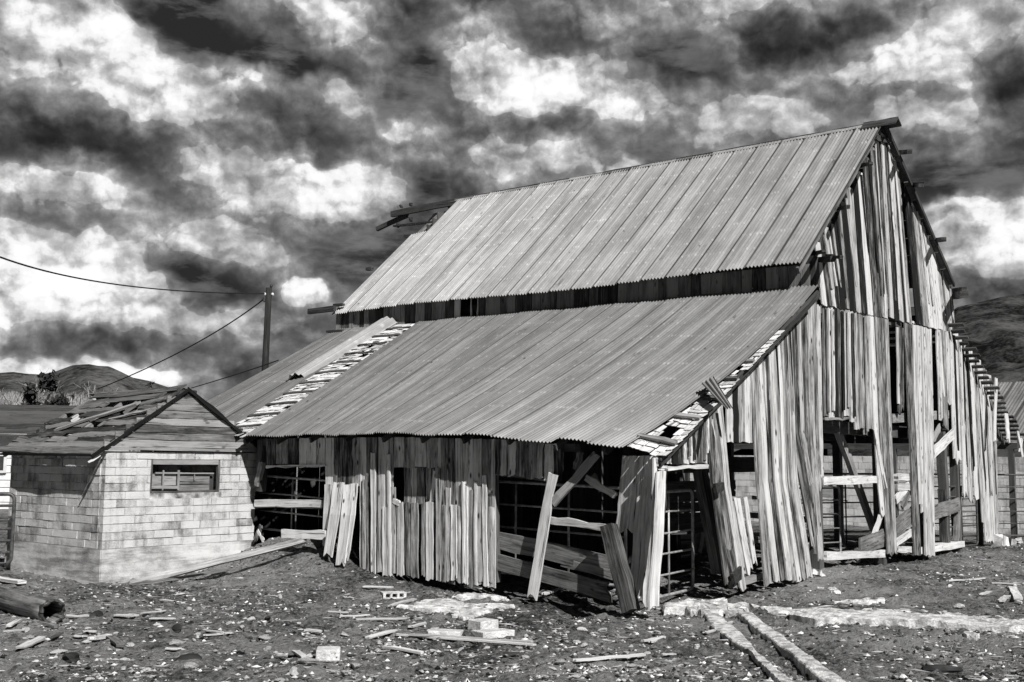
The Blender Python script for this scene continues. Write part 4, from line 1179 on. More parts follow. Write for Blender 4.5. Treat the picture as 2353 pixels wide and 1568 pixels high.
wbar(m, WV0 + ww * .10, WZ0 + hh * .60, WV0 + ww * .94, WZ0 + hh * .58, .022, .03, .075, .8); wbar(m, WV0 + .05, WZ0 + .11, WV0 + ww * .43, WZ0 + .10, .05, .03, .06, .9)
wbar(m, WV0 + ww * .66, WZ0 + hh * .38, WV0 + ww * .66, WZ0 + hh * .60, .016, .02, .075, .6)
spart(m, 'muntin', 'wood_mid', window)
m = MB()
for k, (a, b, za, zb, tn) in enumerate(((.05, .20, .20, .56, .7), (.215, .41, .22, .56, .9), (.43, .90, .25, .56, .55), (.43, .9, .06, .23, .5), (.05, .42, .07, .17, .9))):
    m.board(S.w(.12, WV0 + ww * a, WZ0 + hh * (za + zb) / 2), S.w(.12, WV0 + ww * b, WZ0 + hh * (za + zb) / 2), UP, hh * (zb - za), -S.u, .02, tn, 4, .002, (0, 0))
spart(m, 'window_board', 'wood_mid', window)
m = MB(); m.box(S.w(.155, (WV0 + WV1) / 2, (WZ0 + WZ1) / 2 - hh * .2), S.u * .002, S.v * (ww / 2 - .03), UP * (hh / 2 - .13), .5); spart(m, 'pane', 'glass', window)

# ------------------------------------------------------------------ yard: timbers leaning and lying about
def lone(name, mat, label, cat, fn, group=None):
    m = MB(); fn(m); return m.build(name, M[mat], None, label, cat, group)
def plank(name, A, Bp, w, th, mat, label, cat='plank', up=UP, tone=None, seg=6, rag=(.03, .06), group=None, wob=.008):
    m = MB(); A, Bp = np.array(A), np.array(Bp); d = nrm(Bp - A)
    n_ = nrm(up - d * (up @ d)); wd = np.cross(d, n_)
    m.board(A, Bp, wd, w, n_, th, tone, seg, wob, rag); return m.build(name, M[mat], None, label, cat, group)
P0 = B.pv(1222, 1378, -.28); P1 = B.pv(1271, 1086, -.10)
plank('leaning_board', P0, P1, .17, .04, 'wood_pale', 'pale board leaning upright in the middle of the open side bay', up=NV, tone=.7, rag=(.14, .03))
plank('leaning_board', B.pv(1268, 1160, -.13), B.pv(1375, 1040, .02), .13, .05, 'wood_mid', 'grey brace running from the leaning board up to the eave', 'brace', up=NV, tone=.75)
plank('rail', B.pv(1256, 1195, -.06), B.pv(1400, 1213, -.22), .11, .05, 'wood_pale', 'horizontal rail between the pale leaning board and the dark post', 'rail', up=NV, tone=.75)
plank('leaning_post', B.pv(1452, 1406, -.55), B.pv(1397, 1205, -.35), .235, .16, 'wood_mid', 'thick dark post leaning to the left at the barn corner', 'post', up=NV, tone=.12, rag=(.02, .05))
plank('heavy_plank', B.pv(1140, 1238, .12), B.pv(1440, 1310, -.08), .27, .05, 'wood_mid', 'upper of two wide heavy planks across the open side bay', up=NV, tone=.45)
plank('heavy_plank', B.pv(1140, 1290, .05), B.pv(1412, 1365, -.22), .26, .06, 'wood_mid', 'lower wide heavy plank with a splintered end across the open side bay', up=NV, tone=.35, rag=(.02, .3))
plank('rail', B.pv(1290, 1290, .02), B.pv(1432, 1328, -.12), .14, .05, 'wood_mid', 'narrow rail wedged between the two heavy planks', 'rail', up=NV, tone=.55)
plank('broken_board', B.pv(1343, 1096, .4), B.pv(1418, 1142, .3), .11, .03, 'wood_pale', 'short broken board slanting inside the open side bay', up=NV, tone=.7)
plank('broken_board', B.pv(1362, 1092, .6), B.pv(1384, 1130, .5), .11, .03, 'wood_mid', 'stub of board hanging behind the slanting broken board', up=NV, tone=.5)
plank('loose_plank', G(1248, 1372, .03), G(1318, 1350, .05), .08, .03, 'wood_pale', 'short pale stick lying at the foot of the leaning board', tone=.9)
plank('loose_plank', G(1318, 1353, .03), G(1340, 1354, .03), .12, .03, 'wood_pale', 'small pale block of wood beside the short stick by the leaning board', tone=.9)
plank('loose_plank', S.pu(296, 1343, -.25), B.pv(706, 1240, -.25), .12, .05, 'wood_pale', 'long pale plank lying against the dirt bank beside the shed', tone=.3, up=V(.2, -.8, .6), seg=10)
plank('loose_plank', G(292, 1352, .03), G(520, 1316, .04), .10, .04, 'wood_mid', 'grey plank lying under the long pale plank by the shed', tone=.5, seg=8)
plank('loose_plank', B.pv(648, 1226, -.35), B.pv(750, 1231, -.22), .16, .09, 'wood_pale', 'thick short timber lying in front of the left barn doorway', 'timber', up=NV, tone=.85)
plank('broken_board', B.pv(585, 1243, .05), B.pv(602, 1205, .05), .16, .03, 'wood_mid', 'broken board end stuck upright in the dirt bank behind the shed', up=NV + B.u * .5, tone=.4)
plank('broken_board', B.pv(592, 1218, -.05), B.pv(606, 1246, -.1), .05, .02, 'wood_pale', 'thin splinter leaning on the broken board behind the shed', up=NV, tone=.9)
plank('loose_plank', G(-30, 1332, .05), G(52, 1350, .06), .14, .05, 'wood_pale', 'pale plank at the left edge of the yard behind the log', tone=.95)
# side passage: dark post and metal plates beside the leaning boards
plank('leaning_post', B.pu(1652, 1318, .12), B.pu(1608, 1075, .25), .22, .16, 'wood_mid', 'dark leaning post on the right of the side passage', 'post', up=NU, tone=.12)
plank('leaning_board', B.pu(1690, 1345, -.13), B.pu(1632, 1050, -.02), .22, .03, 'wood', 'wide plank leaning beside the dark post of the side passage', up=NU, tone=.3, rag=(.06, .02))
for q, lb in (((1644, 1112), 'small dark metal bracket high on the wide leaning plank'), ((1685, 1320), 'dark metal plate low on the wide leaning plank')):
    A = B.pu(*q, -.22); m = MB(); m.prism([A, A + B.v * .30 + UP * (.02 if q[1] < 1200 else .10), A + B.v * .30 - UP * .10, A + B.v * .06 - UP * .16], NU, .05, .5)
    m.build('bracket', M['iron'], None, lb, 'bracket')
plank('loose_plank', G(1604, 1276, .02), G(1604, 1276, .02) + V(.12, .15, .52), .17, .09, 'wood_pale', 'pale split log chunk standing on end by the side passage gate', 'wood chunk', up=NU, tone=.8)
plank('pipe_rail', G(1512, 1297, .04), G(1600, 1280, .04), .06, .05, 'pipe', 'thin pipe lying on the dirt in the side passage', 'pipe', tone=.8)
plank('broken_board', B.pu(1887, 1330, -.05), B.pu(1870, 1312, -.05), .2, .1, 'wood_pale', 'pale splintered block at the left foot of the big doorway', 'wood chunk', up=UP, tone=.9, rag=(.1, .1))
plank('loose_plank', B.pu(1832, 1346, -.05), B.pu(1880, 1336, -.02), .12, .05, 'wood_mid', 'short board lying under the left foot of the big doorway', up=UP, tone=.7)
# broken boards piled in the gable openings
for a, b, w, tn, lb in (((1975, 1258), (2030, 1235), .34, .45, 'broad curved board lying on the door sill'), ((2006, 1240), (2040, 1130), .16, .8, 'splintered board standing against the narrow boards'), ((2056, 1215), (2100, 1180), .38, .4, 'broad grey board leaning across the middle opening'),
                        ((2056, 1250), (2106, 1215), .16, .7, 'narrow board below the broad grey board'), ((2058, 1150), (2094, 1105), .2, .8, 'pale board slanting behind the door rail'), ((2120, 1188), (2204, 1158), .34, .45, 'wide sagging board nailed across the right opening'), ((2072, 1170), (2095, 1120), .14, .4, 'dark board slanting in the middle opening')):
    plank('broken_board', B.pu(*a, .02), B.pu(*b, .02), w, .04, 'wood_pale' if tn > .6 else 'wood_mid', lb, up=NU, tone=tn, rag=(.05, .08))
plank('post', B.pu(2196, 1245, .1), B.pu(2200, 1170, .1), .16, .12, 'wood_mid', 'short post under the sagging board of the right opening', 'post', up=NU, tone=.5)
m = MB()
for q in range(7):
    C = B.pu(2292 + q * 8, 1250 - q * .5, -.1); m.box(C + UP * .02, B.v * RNG.uniform(.05, .12), B.u * .1, UP * RNG.uniform(.03, .2) * (1.2 - q * .12), RNG.random(), .03)
m.build('rubble', M['stone'], None, 'heap of pale broken rubble at the far right barn corner', 'rubble')
# loose corrugated sheets
def flat_sheet(p00, p10, p01, p11, ncorr, amp, name, label, tone=.8, bend=0.):
    m = MB(); P_ = []; uv = []; tn = []
    n = nrm(np.cross(p10 - p00, p01 - p00)); n = n if n[2] > 0 else -n
    C = ncorr * 8
    for i in range(9):
        r_ = []; q_ = []
        for j in range(C + 1):
            k = j / C; f = i / 8
            p = lerp(lerp(p00, p10, k), lerp(p01, p11, k), f)
            r_.append(p + n * (amp * sin(2 * pi * ncorr * k) + bend * ((k - .5) ** 2 * 4 - 1) * (bend < 0) + bend * (k - .5) ** 2 * 4 * (bend > 0))); q_.append((k * ncorr * .07, f * 2))
        P_.append(r_); uv.append(q_)
    m.grid(np.array(P_), np.array(uv), tone)
    return m.build(name, M['metal'], None, label, 'metal sheet')
def rl(x, y, h=.0):
    """point on the lean-to roof plane below survey px"""
    n = nrm(np.cross(T1 - T0, T1 - B.w(.5, -.3, 2.45))); n = n if n[2] > 0 else -n
    return on_plane(x, y, T1 + n * h, n)
flat_sheet(rl(1612, 882, .12), rl(1639, 864, .16), rl(1668, 940, .02), rl(1684, 938, .02), 3, .016, 'loose_metal_sheet', 'narrow loose corrugated strip hanging over the gable rake', .95)
flat_sheet(rl(868, 752, .10), rl(914, 741, .06), rl(655, 884, .06), rl(706, 872, .04), 4, .028, 'loose_metal_sheet', 'loose curled corrugated sheet lying along the bare shingle strip', 1.15, -.20)

# ------------------------------------------------------------------ pipe gates
def gate(name, A, Bp, z0, z1, nbar, nup, label, mat='pipe', r=.022, group=None, zb=None):
    """tube gate from A to B (ground points), rails from z0 to z1 above them"""
    A, Bp = np.array(A), np.array(Bp)
    g = empty(name, A, label, 'gate', group); g['_org'] = tuple(A)
    d = Bp - A; L = np.linalg.norm(d); rad = min(.12, L * .2)
    def pt(t, z): return A + d * t + UP * z
    pts = []
    for (t, z, a0) in ((0, z0, 180), (1, z0, 270), (1, z1, 0), (0, z1, 90)):
        for k in range(5):
            an = radians(a0 + k * 22.5)
            c_ = pt(t + (rad / L if t == 0 else -rad / L), z + (rad if z == z0 else -rad))
            pts.append(c_ + nrm(d) * rad * cos(an) + UP * rad * sin(an))
    pts.append(pts[0])
    m = MB(); m.tube(pts, r * 1.15, 8, .5, False); m.build('frame', M[mat], g)
    for i in range(1, nbar):
        z = lerp(z0, z1, i / nbar)
        m = MB(); m.tube([pt(0, z), pt(.5, z + RNG.normal(0, .006)), pt(1, z)], r * .8, 8, .5); m.build('rail', M[mat], g)
    for i in range(1, nup + 1):
        t = i / (nup + 1)
        m = MB(); m.tube([pt(t, z0), pt(t, z1)], r * .85, 8, .5); m.build('upright', M[mat], g)
    return g
def gpt(u, v): return B.w(u, v, float(gz(*B.w(u, v, 0)[:2])))
gate('pipe_gate', B.w(10.2, .55, .70), B.w(7.2, .55, .6), .1, 1.15, 3, 1, 'tube gate behind the left barn doorway', 'pipe_light')
gate('pipe_gate', gpt(4.2, .5), gpt(1.0, .5), .35, 1.85, 4, 2, 'tube gate with thin rails behind the open side bay', 'pipe_light')
gate('pipe_gate', gpt(.55, .25), gpt(.7, 2.1), .15, 1.75, 5, 1, 'tube gate closing the side passage by the wide corner boards', 'pipe_light')
gate('pipe_gate', gpt(.9, 5.6), gpt(1.0, 9.3), .15, 1.65, 5, 1, 'tube gate behind the big doorway of the gable wall', 'pipe_light')
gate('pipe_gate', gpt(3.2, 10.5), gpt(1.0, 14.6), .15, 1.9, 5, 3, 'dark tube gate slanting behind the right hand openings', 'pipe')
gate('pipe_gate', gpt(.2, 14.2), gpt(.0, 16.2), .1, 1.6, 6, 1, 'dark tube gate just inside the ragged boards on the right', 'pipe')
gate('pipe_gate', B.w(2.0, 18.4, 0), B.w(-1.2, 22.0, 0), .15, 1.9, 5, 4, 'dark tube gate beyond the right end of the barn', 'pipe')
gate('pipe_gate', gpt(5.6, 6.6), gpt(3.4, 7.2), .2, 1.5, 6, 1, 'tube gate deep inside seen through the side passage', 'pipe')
gl = S.pv(25, 1296, -.22); gl2 = gl + V(-2.6, -.5, 0)
gl[2] = float(gz(gl[0], gl[1])); gl2[2] = float(gz(gl2[0], gl2[1]))
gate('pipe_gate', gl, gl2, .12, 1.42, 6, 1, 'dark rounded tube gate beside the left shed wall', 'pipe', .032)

# ------------------------------------------------------------------ beyond the barn
m = MB(); mo = MB()
Wb = B.w(-7, 24.5, -.1)
block_wall(m, mo, Wb, B.u, B.v, 22, 11, 0, 2.55, .2, .48, (13.6, 14.6, 1.0, 2.1), .004)
wall = m.build('block_wall', M['block_far'], None, 'long grey cinder block wall behind the right side of the barn', 'wall')
m = MB()
def wcore(a, b, za, zb): m.box(Wb + B.u * (a + b) / 2 + B.v * .06 + UP * (za + zb) / 2, B.u * (b - a) / 2, B.v * .05, UP * (zb - za) / 2, .5)
wcore(0.01, 13.6, 0, 2.54); wcore(14.6, 21.99, 0, 2.54); wcore(13.6, 14.6, 0, 1.0); wcore(13.6, 14.6, 2.1, 2.54)
m.build('mortar', M['mortar'], wall)
wall.children[0].location = (0, 0, 0)
m = MB()
for p, q in (((13.6, 1.0), (13.6, 2.1)), ((14.6, 1.0), (14.6, 2.1)), ((14.1, 1.0), (14.1, 2.1)), ((13.6, 1.02), (14.6, 1.02)), ((13.6, 2.08), (14.6, 2.08))):
    m.beam(Wb + B.u * p[0] + UP * p[1] + B.v * .02, Wb + B.u * q[0] + UP * q[1] + B.v * .02, .06, .06, B.v, .8)
m.build('window_frame', M['wood_pale'], wall)
# outbuilding roof behind it
ob = empty('outbuilding', B.w(-3, 27.5, 0), 'low outbuilding with a half stripped metal roof behind the block wall', 'outbuilding'); ob['_org'] = tuple(B.w(-3, 27.5, 0))
def oroof(t, s_): return B.w(lerp(-8.5, 3.4, t), lerp(31.5, 26.0, s_), lerp(5.35, 3.0, s_))
m = MB()
for i in range(11):
    if i in (5, 6): continue
    corrugated(m, oroof, i / 15 + .26, (i + 1) / 15 + .262, 6, 7, .01, 4, .6 + RNG.normal(0, .06), lift=.02)
m.build('metal_roof', M['metal'], ob)
for i in range(14):
    m = MB(); m.board(oroof(0, i / 13) - UP * .03, oroof(.8, i / 13) - UP * .03, oroof(.5, 1) - oroof(.5, 0), .12, UP, .03, RNG.random(), 4, .01); m.build('batten', M['wood_mid'], ob)
for i in range(6):
    m = MB(); m.beam(oroof(i / 5, 0) - UP * .12, oroof(i / 5, 1) - UP * .12, .06, .14); m.build('rafter', M['wood_dark'], ob)
for i in range(6):
    for s_, zz in ((0, 5.2), (1, 2.85)):
        p = oroof(i / 5, s_); m = MB(); m.beam(V(p[0], p[1], 0), V(p[0], p[1], p[2] - .1), .16, .16); m.build('post', M['wood_dark'], ob)
# house behind the shed
hx = lambda px, py, Y: EYE + ray(px, py) / ray(px, py)[1] * Y
HY = 46
house = empty('house', V(-22, HY, 0), 'white clapboard house with a dark shingle roof behind the shed', 'house'); house['_org'] = (-22., HY, 0.)
a, b = hx(-200, 1000, HY), hx(175, 1003, HY)
ze = a[2]; zr_ = hx(60, 930, HY + 3.2)[2]
m = MB()
n = 11
for i in range(n):
    z0, z1 = lerp(-.3, ze, i / n), lerp(-.3, ze, (i + 1) / n)
    m.board(V(a[0], HY, (z0 + z1) / 2), V(b[0], HY, (z0 + z1) / 2), UP + V(0, .12, 0), (z1 - z0) * 1.02, V(0, -1, .12), .03, .5, 2, 0, (0, 0))
for xx in (a[0], b[0]): m.box(V(xx, HY + 3.2, ze / 2 - .15), V(.02, 0, 0), V(0, 3.15, 0), UP * (ze / 2 + .15), .5)
m.box(V((a[0] + b[0]) / 2, HY + 6.4, ze / 2 - .15), V((b[0] - a[0]) / 2, 0, 0), V(0, .02, 0), UP * (ze / 2 + .15), .5)
m.build('clapboard_wall', M['siding'], house)
m = MB()
for i in range(9):
    t0 = i / 9
    for s_ in (0, 1):
        f = lambda t: V(0, HY - .35 + 3.55 * t if s_ == 0 else HY + 6.75 - 3.55 * t, lerp(ze - .02, zr_, t) + .012 * (9 - i))
        x0 = a[0] - .2 - .0; x1 = b[0] + .25
        m.board(V(x0, f(t0)[1], f((t0))[2]), V(x1, f(t0)[1], f(t0)[2]), f(1) - f(0), .62, UP, .03, RNG.random(), 8, .012, (.0, .05))
m.build('shingle_roof', M['roof_far'], house)
m = MB(); m.beam(V(a[0] - .2, HY - .42, ze + .0), V(b[0] + .25, HY - .42, ze + .0), .04, .16, UP, .8, 3); m.build('fascia', M['siding'], house)
w0, w1 = hx(1, 1082, HY), hx(18, 1048, HY)
m = MB(); m.box(V((w0[0] + w1[0]) / 2 - .3, HY - .05, (w0[2] + w1[2]) / 2), V(.36, 0, 0), V(0, .03, 0), UP * (w1[2] - w0[2]) / 2, .5); wn = m.build('window', M['glass'], house)
m = MB(); C = V((w0[0] + w1[0]) / 2 - .3, HY - .08, (w0[2] + w1[2]) / 2); hz_ = (w1[2] - w0[2]) / 2
for sx in (-1, 1): m.box(C + V(sx * .38, 0, 0), V(.05, 0, 0), V(0, .04, 0), UP * (hz_ + .08), .5); m.box(C + UP * sx * (hz_ + .04), V(.33, 0, 0), V(0, .04, 0), UP * .05, .5)
m.build('window_frame', M['siding'], wn)
# trees and brush behind the house
def leaf_tree(name, base, h, rad, nleaf, label, mat='leaf', seed=0, flat=1.0):
    t = empty(name, base, label, 'tree'); t['_org'] = tuple(base)
    rg = np.random.default_rng(seed)
    m = MB(); base = np.array(base)
    m.tube([base, base + V(.05, 0, h * .4), base + V(-.05, .05, h * .8)], [h * .035, h * .025, h * .01], 7, .4)
    limbs = []
    for k in range(9):
        an = rg.random() * 6.28; z = h * rg.uniform(.2, .75); e = base + V(cos(an) * rad * .7, sin(an) * rad * .7, z + h * .16)
        m.tube([base + V(0, 0, z), (base + V(0, 0, z) + e) / 2 + UP * .1, e], [h * .015, h * .01, h * .004], 5, .4); limbs.append(e)
    m.build('trunk', M['wood_dark'], t)
    m = MB()
    cl = [base + V(*(rg.normal(0, 1, 3) * V(rad * .42, rad * .42, h * .19))) + UP * h * .62 for _ in range(26)] + limbs
    for i in range(nleaf):
        c_ = cl[rg.integers(len(cl))]; p = c_ + rg.normal(0, 1, 3) * rad * .17
        a_, b_ = nrm(rg.normal(0, 1, 3)), nrm(rg.normal(0, 1, 3)); s_ = h * rg.uniform(.018, .045)
        m.add([p - a_ * s_, p + b_ * s_ * .5, p + a_ * s_, p - b_ * s_ * .5], [(0, 1, 2, 3)], [(0, 0), (1, 0), (1, 1), (0, 1)], rg.random())
    m.build('crown', M[mat], t); return t
def bare_tree(base, h, label, seed, group):
    t = empty('bare_tree', base, label, 'tree', group); t['_org'] = tuple(base); rg = np.random.default_rng(seed)
    m = MB(); tw = MB()
    def grow(p, d, L, r, lev):
        q = p + d * L * .5 + rg.normal(0, .04, 3) * L; e = q + nrm(d + rg.normal(0, .18, 3)) * L * .5
        (m if lev < 2 else tw).tube([p, q, e], [r, r * .8, r * .6], 4 if lev else 6, rg.random(), False)
        if lev < 4:
            for _ in range(4 if lev < 3 else 5):
                grow(lerp(q, e, rg.random()), nrm(d + rg.normal(0, .55, 3) + UP * .15), L * rg.uniform(.5, .75), r * .5, lev + 1)
    grow(np.array(base), UP, h * .38, h * .03, 0)
    m.build('trunk', M['twig'], t); tw.build('twigs', M['twig'], t); return t
p = hx(100, 985, 58); leaf_tree('evergreen_tree', V(p[0], 58, 0), hx(105, 896, 58)[2], 1.25, 8000, 'dark bushy evergreen tree behind the dark shingle house roof', seed=4)
p = hx(72, 985, 57); leaf_tree('evergreen_tree', V(p[0], 57, 0), hx(72, 910, 57)[2], .75, 3500, 'smaller dark evergreen tree left of the bushy one behind the house', seed=9)
p = hx(330, 985, 90); leaf_tree('distant_shrub', V(p[0] - .2, 90, 0), hx(330, 893, 90)[2], .9, 500, 'tiny dark shrub showing over the shed ridge', seed=12)
bt = [(-8, 908, 66), (22, 882, 70), (45, 898, 64), (8, 893, 75), (70, 890, 78), (150, 905, 72), (185, 898, 75), (128, 893, 82), (-30, 890, 70), (215, 902, 84), (35, 920, 60), (95, 900, 66), (112, 884, 80), (170, 884, 88), (60, 880, 84), (12, 910, 63), (205, 893, 74)]
for i, (px, py, Y) in enumerate(bt):
    p = hx(px, py, Y); bare_tree(V(p[0], Y, 0), p[2] * 1.22, 'pale leafless tree in the brush behind the house', 30 + i, 'leafless trees behind the house')
def brush():
    rg = np.random.default_rng(8); m = MB()
    for i in range(5200):
        Y = rg.uniform(62, 112); px = rg.uniform(-140, 340)
        top = 893 + 26 * vnoise(np.array(px * .035), np.array(2.), 3) + (px > 190) * (px - 190) * .12
        b_ = hx(px, 1000, Y); z1 = hx(px, top + rg.uniform(0, 50), Y)[2]; z0 = max(0, z1 - rg.uniform(.8, 2.4))
        A = V(b_[0], Y, z0); e = V(b_[0] + rg.normal(0, .5), Y + rg.normal(0, .4), z1)
        w_ = rg.uniform(.02, .055); md = (A + e) / 2 + V(rg.normal(0, .12), 0, 0); tn = rg.random()
        m.add([A - V(w_, 0, 0), A + V(w_, 0, 0), md + V(w_ * .8, 0, 0), e, md - V(w_ * .8, 0, 0), A + V(0, w_, 0), md + V(0, w_, 0)], [(0, 1, 2, 4), (4, 2, 3), (1, 5, 6, 2), (5, 0, 4, 6), (2, 6, 3), (6, 4, 3)], [(0, 0)] * 7, tn)
    m.build('brush', M['twig'], None, 'pale leafless brush on the slope behind the house', 'brush', kind='stuff')
brush()
# utility pole and wires
PY = 44.
pt_ = hx(618, 662, PY)
pole = empty('utility_pole', V(pt_[0] - .1, PY, 0), 'single wooden utility pole standing behind the lean-to roof', 'utility pole'); pole['_org'] = (pt_[0] - .1, PY, 0)
m = MB(); m.tube([V(pt_[0] - .12, PY, 0), V(pt_[0] - .05, PY, pt_[2] * .6), V(pt_[0], PY, pt_[2])], [.16, .135, .12], 10, .0); m.build('pole', M['pole'], pole)
for sx in (-1, 1):
    m = MB(); C = hx(618, 677, PY) + V(sx * .15, -.02, 0); m.tube([C - V(.05, 0, 0), C, C + V(.05, 0, 0)], [.05, .075, .05], 8, .9); m.build('insulator', M['glass_white'], pole)
m = MB(); C = hx(622, 664, PY); m.tube([C, C + V(.02, 0, .12), C + V(.06, 0, .17)], [.03, .06, .04], 8, .2); m.build('pole_top_fitting', M['iron'], pole)
m = MB(); C = hx(606, 683, PY); m.tube([C, C + V(-.05, 0, -.1), C + V(.02, 0, -.18), C + V(.1, 0, -.1)], .03, 6, .2); m.build('cable_clamp', M['iron'], pole)
def wire(pts, r, label):
    m = MB(); P_ = []
    (x0, y0, Y0), (x1, y1, Y1) = pts[0], pts[-1]
    A, Bp = hx(x0, y0, Y0), hx(x1, y1, Y1); Mm = hx(*pts[1])
    for k in range(33):
        t = k / 32; P_.append(A * (1 - t) ** 2 + 2 * (2 * Mm - (A + Bp) / 2) * t * (1 - t) + Bp * t * t)
    m.tube(P_, r, 6, .5); m.build('utility_wire', M['wire'], None, label, 'cable')
wire([(-60, 566, 24), (275, 655, 33), (610, 675, PY)], .022, 'upper black cable sagging from the pole top to the left')
wire([(606, 688, PY), (425, 803, 48), (225, 894, 56)], .026, 'black cable running steeply down from the pole towards the house')
wire([(640, 828, 42), (545, 860, 46), (440, 892, 52)], .022, 'lower black cable dropping from the lean-to roof to the left')
# ------------------------------------------------------------------ things on the yard
# hollow log
E1_ = G(121, 1432); E0_ = G(-60, 1372) ; rlog = .13
log = MB(); A = E0_ + UP * rlog * 1.2 + V(-.6, .3, 0); C = E1_ + UP * rlog * 1.0
dirl = nrm(C - A); sd_ = nrm(np.cross(dirl, UP)); u2 = np.cross(sd_, dirl)
P_, uv, tn = [], [], []
L_ = np.linalg.norm(C - A)
prof = [(k / 14, 1.0 + .04 * sin(k * 2)) for k in range(15)] + [(1.0, .80), (.97, .74), (.8, .70), (.6, .68)]
for t, rr in prof:
    row_ = []; q_ = []
    for k in range(25):
        an = 2 * pi * k / 24; jag = (.035 * sin(k * 5.1) + .03 * sin(k * 2.3)) if t > .96 else 0
        row_.append(A + dirl * (L_ * t + jag) + (sd_ * cos(an) + u2 * sin(an) * 1.0) * rlog * 1.2 * rr * (1 + .03 * sin(3 * an + t * 4))); q_.append((an * rlog * 1.2, L_ * t))
    P_.append(row_); uv.append(q_)
log.grid(np.array(P_), np.array(uv), .35)
lo = log.build('hollow_log', M['wood_mid'], None, 'grey hollow log with a charred open end at the left edge', 'log')
m = MB(); P_, uv = [], []
for t, rr in ((.985, 1.03), (1.004, 1.0), (1.004, .82), (.975, .75), (.85, .71), (.62, .69)):
    P_.append([A + dirl * (L_ * t + ((.03 * sin(k * 5.1) + .03 * sin(k * 2.3)) if t > .9 else 0)) + (sd_ * cos(2 * pi * k / 24) + u2 * sin(2 * pi * k / 24)) * rlog * 1.21 * rr * (1 + .05 * sin(k * 3.3)) for k in range(25)]); uv.append([(k * .03, t) for k in range(25)])
m.grid(np.array(P_), np.array(uv), .1); m.build('charred_rim', M['iron'], lo)
# cinder block with three holes, lying on its side
D2 = lambda zx, zy: (746.9 + .3418 * zx, 1263.9 + .3418 * zy)
D1 = lambda zx, zy: (.3418 * zx, 1263.9 + .3418 * zy)
D3 = lambda zx, zy: (1493.7 + .3653 * zx, 1263.9 + .3653 * zy)
A, Bp = G(*D2(390, 338)), G(*D2(547, 332)); d = nrm((Bp - A) * V(1, 1, 0)); n_ = V(d[1], -d[0], 0)
Lb = np.linalg.norm(Bp - A); hb = Lb * .26; C = (A + Bp) / 2 + UP * hb / 2
m = MB(); dep = .19
nf = 4
for zs in (-1, 1): m.box(C + UP * zs * hb * .40 - n_ * dep / 2, d * Lb / 2, n_ * dep / 2, UP * hb * .10, .5, .003)
for xs_ in (-.44, -.15, .15, .44): m.box(C + d * Lb * xs_ - n_ * dep / 2, d * Lb * (.055 if abs(xs_) > .3 else .045), n_ * dep * .495, UP * hb * .31, .5, .002)
m.box(C - n_ * (dep - .02), d * Lb * .47, n_ * .01, UP * hb * .38, .1)
m.build('cinder_block', M['concrete'], None, 'concrete block lying on its side showing three dark holes', 'cinder block')
def brick(c0, c1, w, h, label, name='concrete_brick', mat='concrete', jit=.006):
    A, Bp = G(*c0), G(*c1); d = (Bp - A) * V(1, 1, 0); L = np.linalg.norm(d); d = d / L; n_ = V(-d[1], d[0], 0)
    C = (A + Bp) / 2 + n_ * w / 2 + UP * (h / 2 - .012)
    m = MB(); m.box(C, d * L / 2, n_ * w / 2, UP * h / 2, .6, jit); o = m.build(name, M[mat], None, label, 'block')
    bv = o.modifiers.new('bevel', 'BEVEL'); bv.width = .008; bv.segments = 2
brick(D2(688, 606), D2(912, 604), .30, .10, 'pale concrete block lying flat, leftmost of three near the long thin slats')
brick(D2(1062, 612), D2(1275, 590), .26, .09, 'pale concrete block lying flat, front one of a pair')
brick(D2(1050, 572), D2(1165, 552), .26, .16, 'short concrete block behind the front one of the pair')
# broken block at the bottom, its one hole drawn as a dark plate
A, Bp = G(*D1(2125, 760)), G(*D1(2285, 755)); d = nrm((Bp - A) * V(1, 1, 0)); n_ = V(d[1], -d[0], 0); Lb = np.linalg.norm(Bp - A)
m = MB(); C = (A + Bp) / 2 + UP * .06 - n_ * .1
m.box(C, d * Lb * .5, n_ * .10, UP * .065, .6, .006); o = m.build('cinder_block', M['concrete'], None, 'broken pale block with a small dark hole in its end', 'cinder block')
bv = o.modifiers.new('bevel', 'BEVEL'); bv.width = .02; bv.segments = 2
m = MB(); m.box(C + n_ * .098 + d * Lb * .33, d * Lb * .07, n_ * .006, UP * .03, .5, .004); m.build('hole_shade_plate', M['iron'], o).location = (0, 0, 0)  # dark plate on the face stands for the shade inside the hole
o.children[0].location = (0, 0, 0)
# slabs and strips of old concrete in the ground
def slab(name, pts, h, label, mat='conc_slab', sub=6, dz=.0, rough=.004, cat='concrete slab'):
    """irregular slab: outline measured in the survey, edges broken up"""
    m = MB(); P_ = [G(*p) for p in pts]; k = len(P_); ring = []
    rg = np.random.default_rng(len(pts) + int(pts[0][0]))
    for i in range(k):
        a_, b_ = P_[i], P_[(i + 1) % k]; n = max(2, int(np.linalg.norm(b_ - a_) / .06))
        for j in range(n):
            q = lerp(a_, b_, j / n); q = q + V(rg.normal(0, .016), rg.normal(0, .02), 0); ring.append(q)
    cen = sum(ring) / len(ring); n = len(ring)
    rows_ = []
    for f, zz in ((1.02, -.05), (1.0, h * .55), (.985, h * .9), (.96, h), (.72, h), (.42, h), (.0, h)):
        rr = []
        for q in ring:
            p = cen + (q - cen) * f
            z = float(gz(p[0], p[1])); p = V(p[0], p[1], z + zz + dz + rg.normal(0, rough) * (1 if f < 1 else .4)); rr.append(p)
        rr.append(rr[0]); rows_.append(rr)
    R_ = np.array(rows_); R_[-1] = R_[-1].mean(0)
    m.grid(R_, R_[..., :2], .6, False)
    return m.build(name, M[mat], None, label, cat)
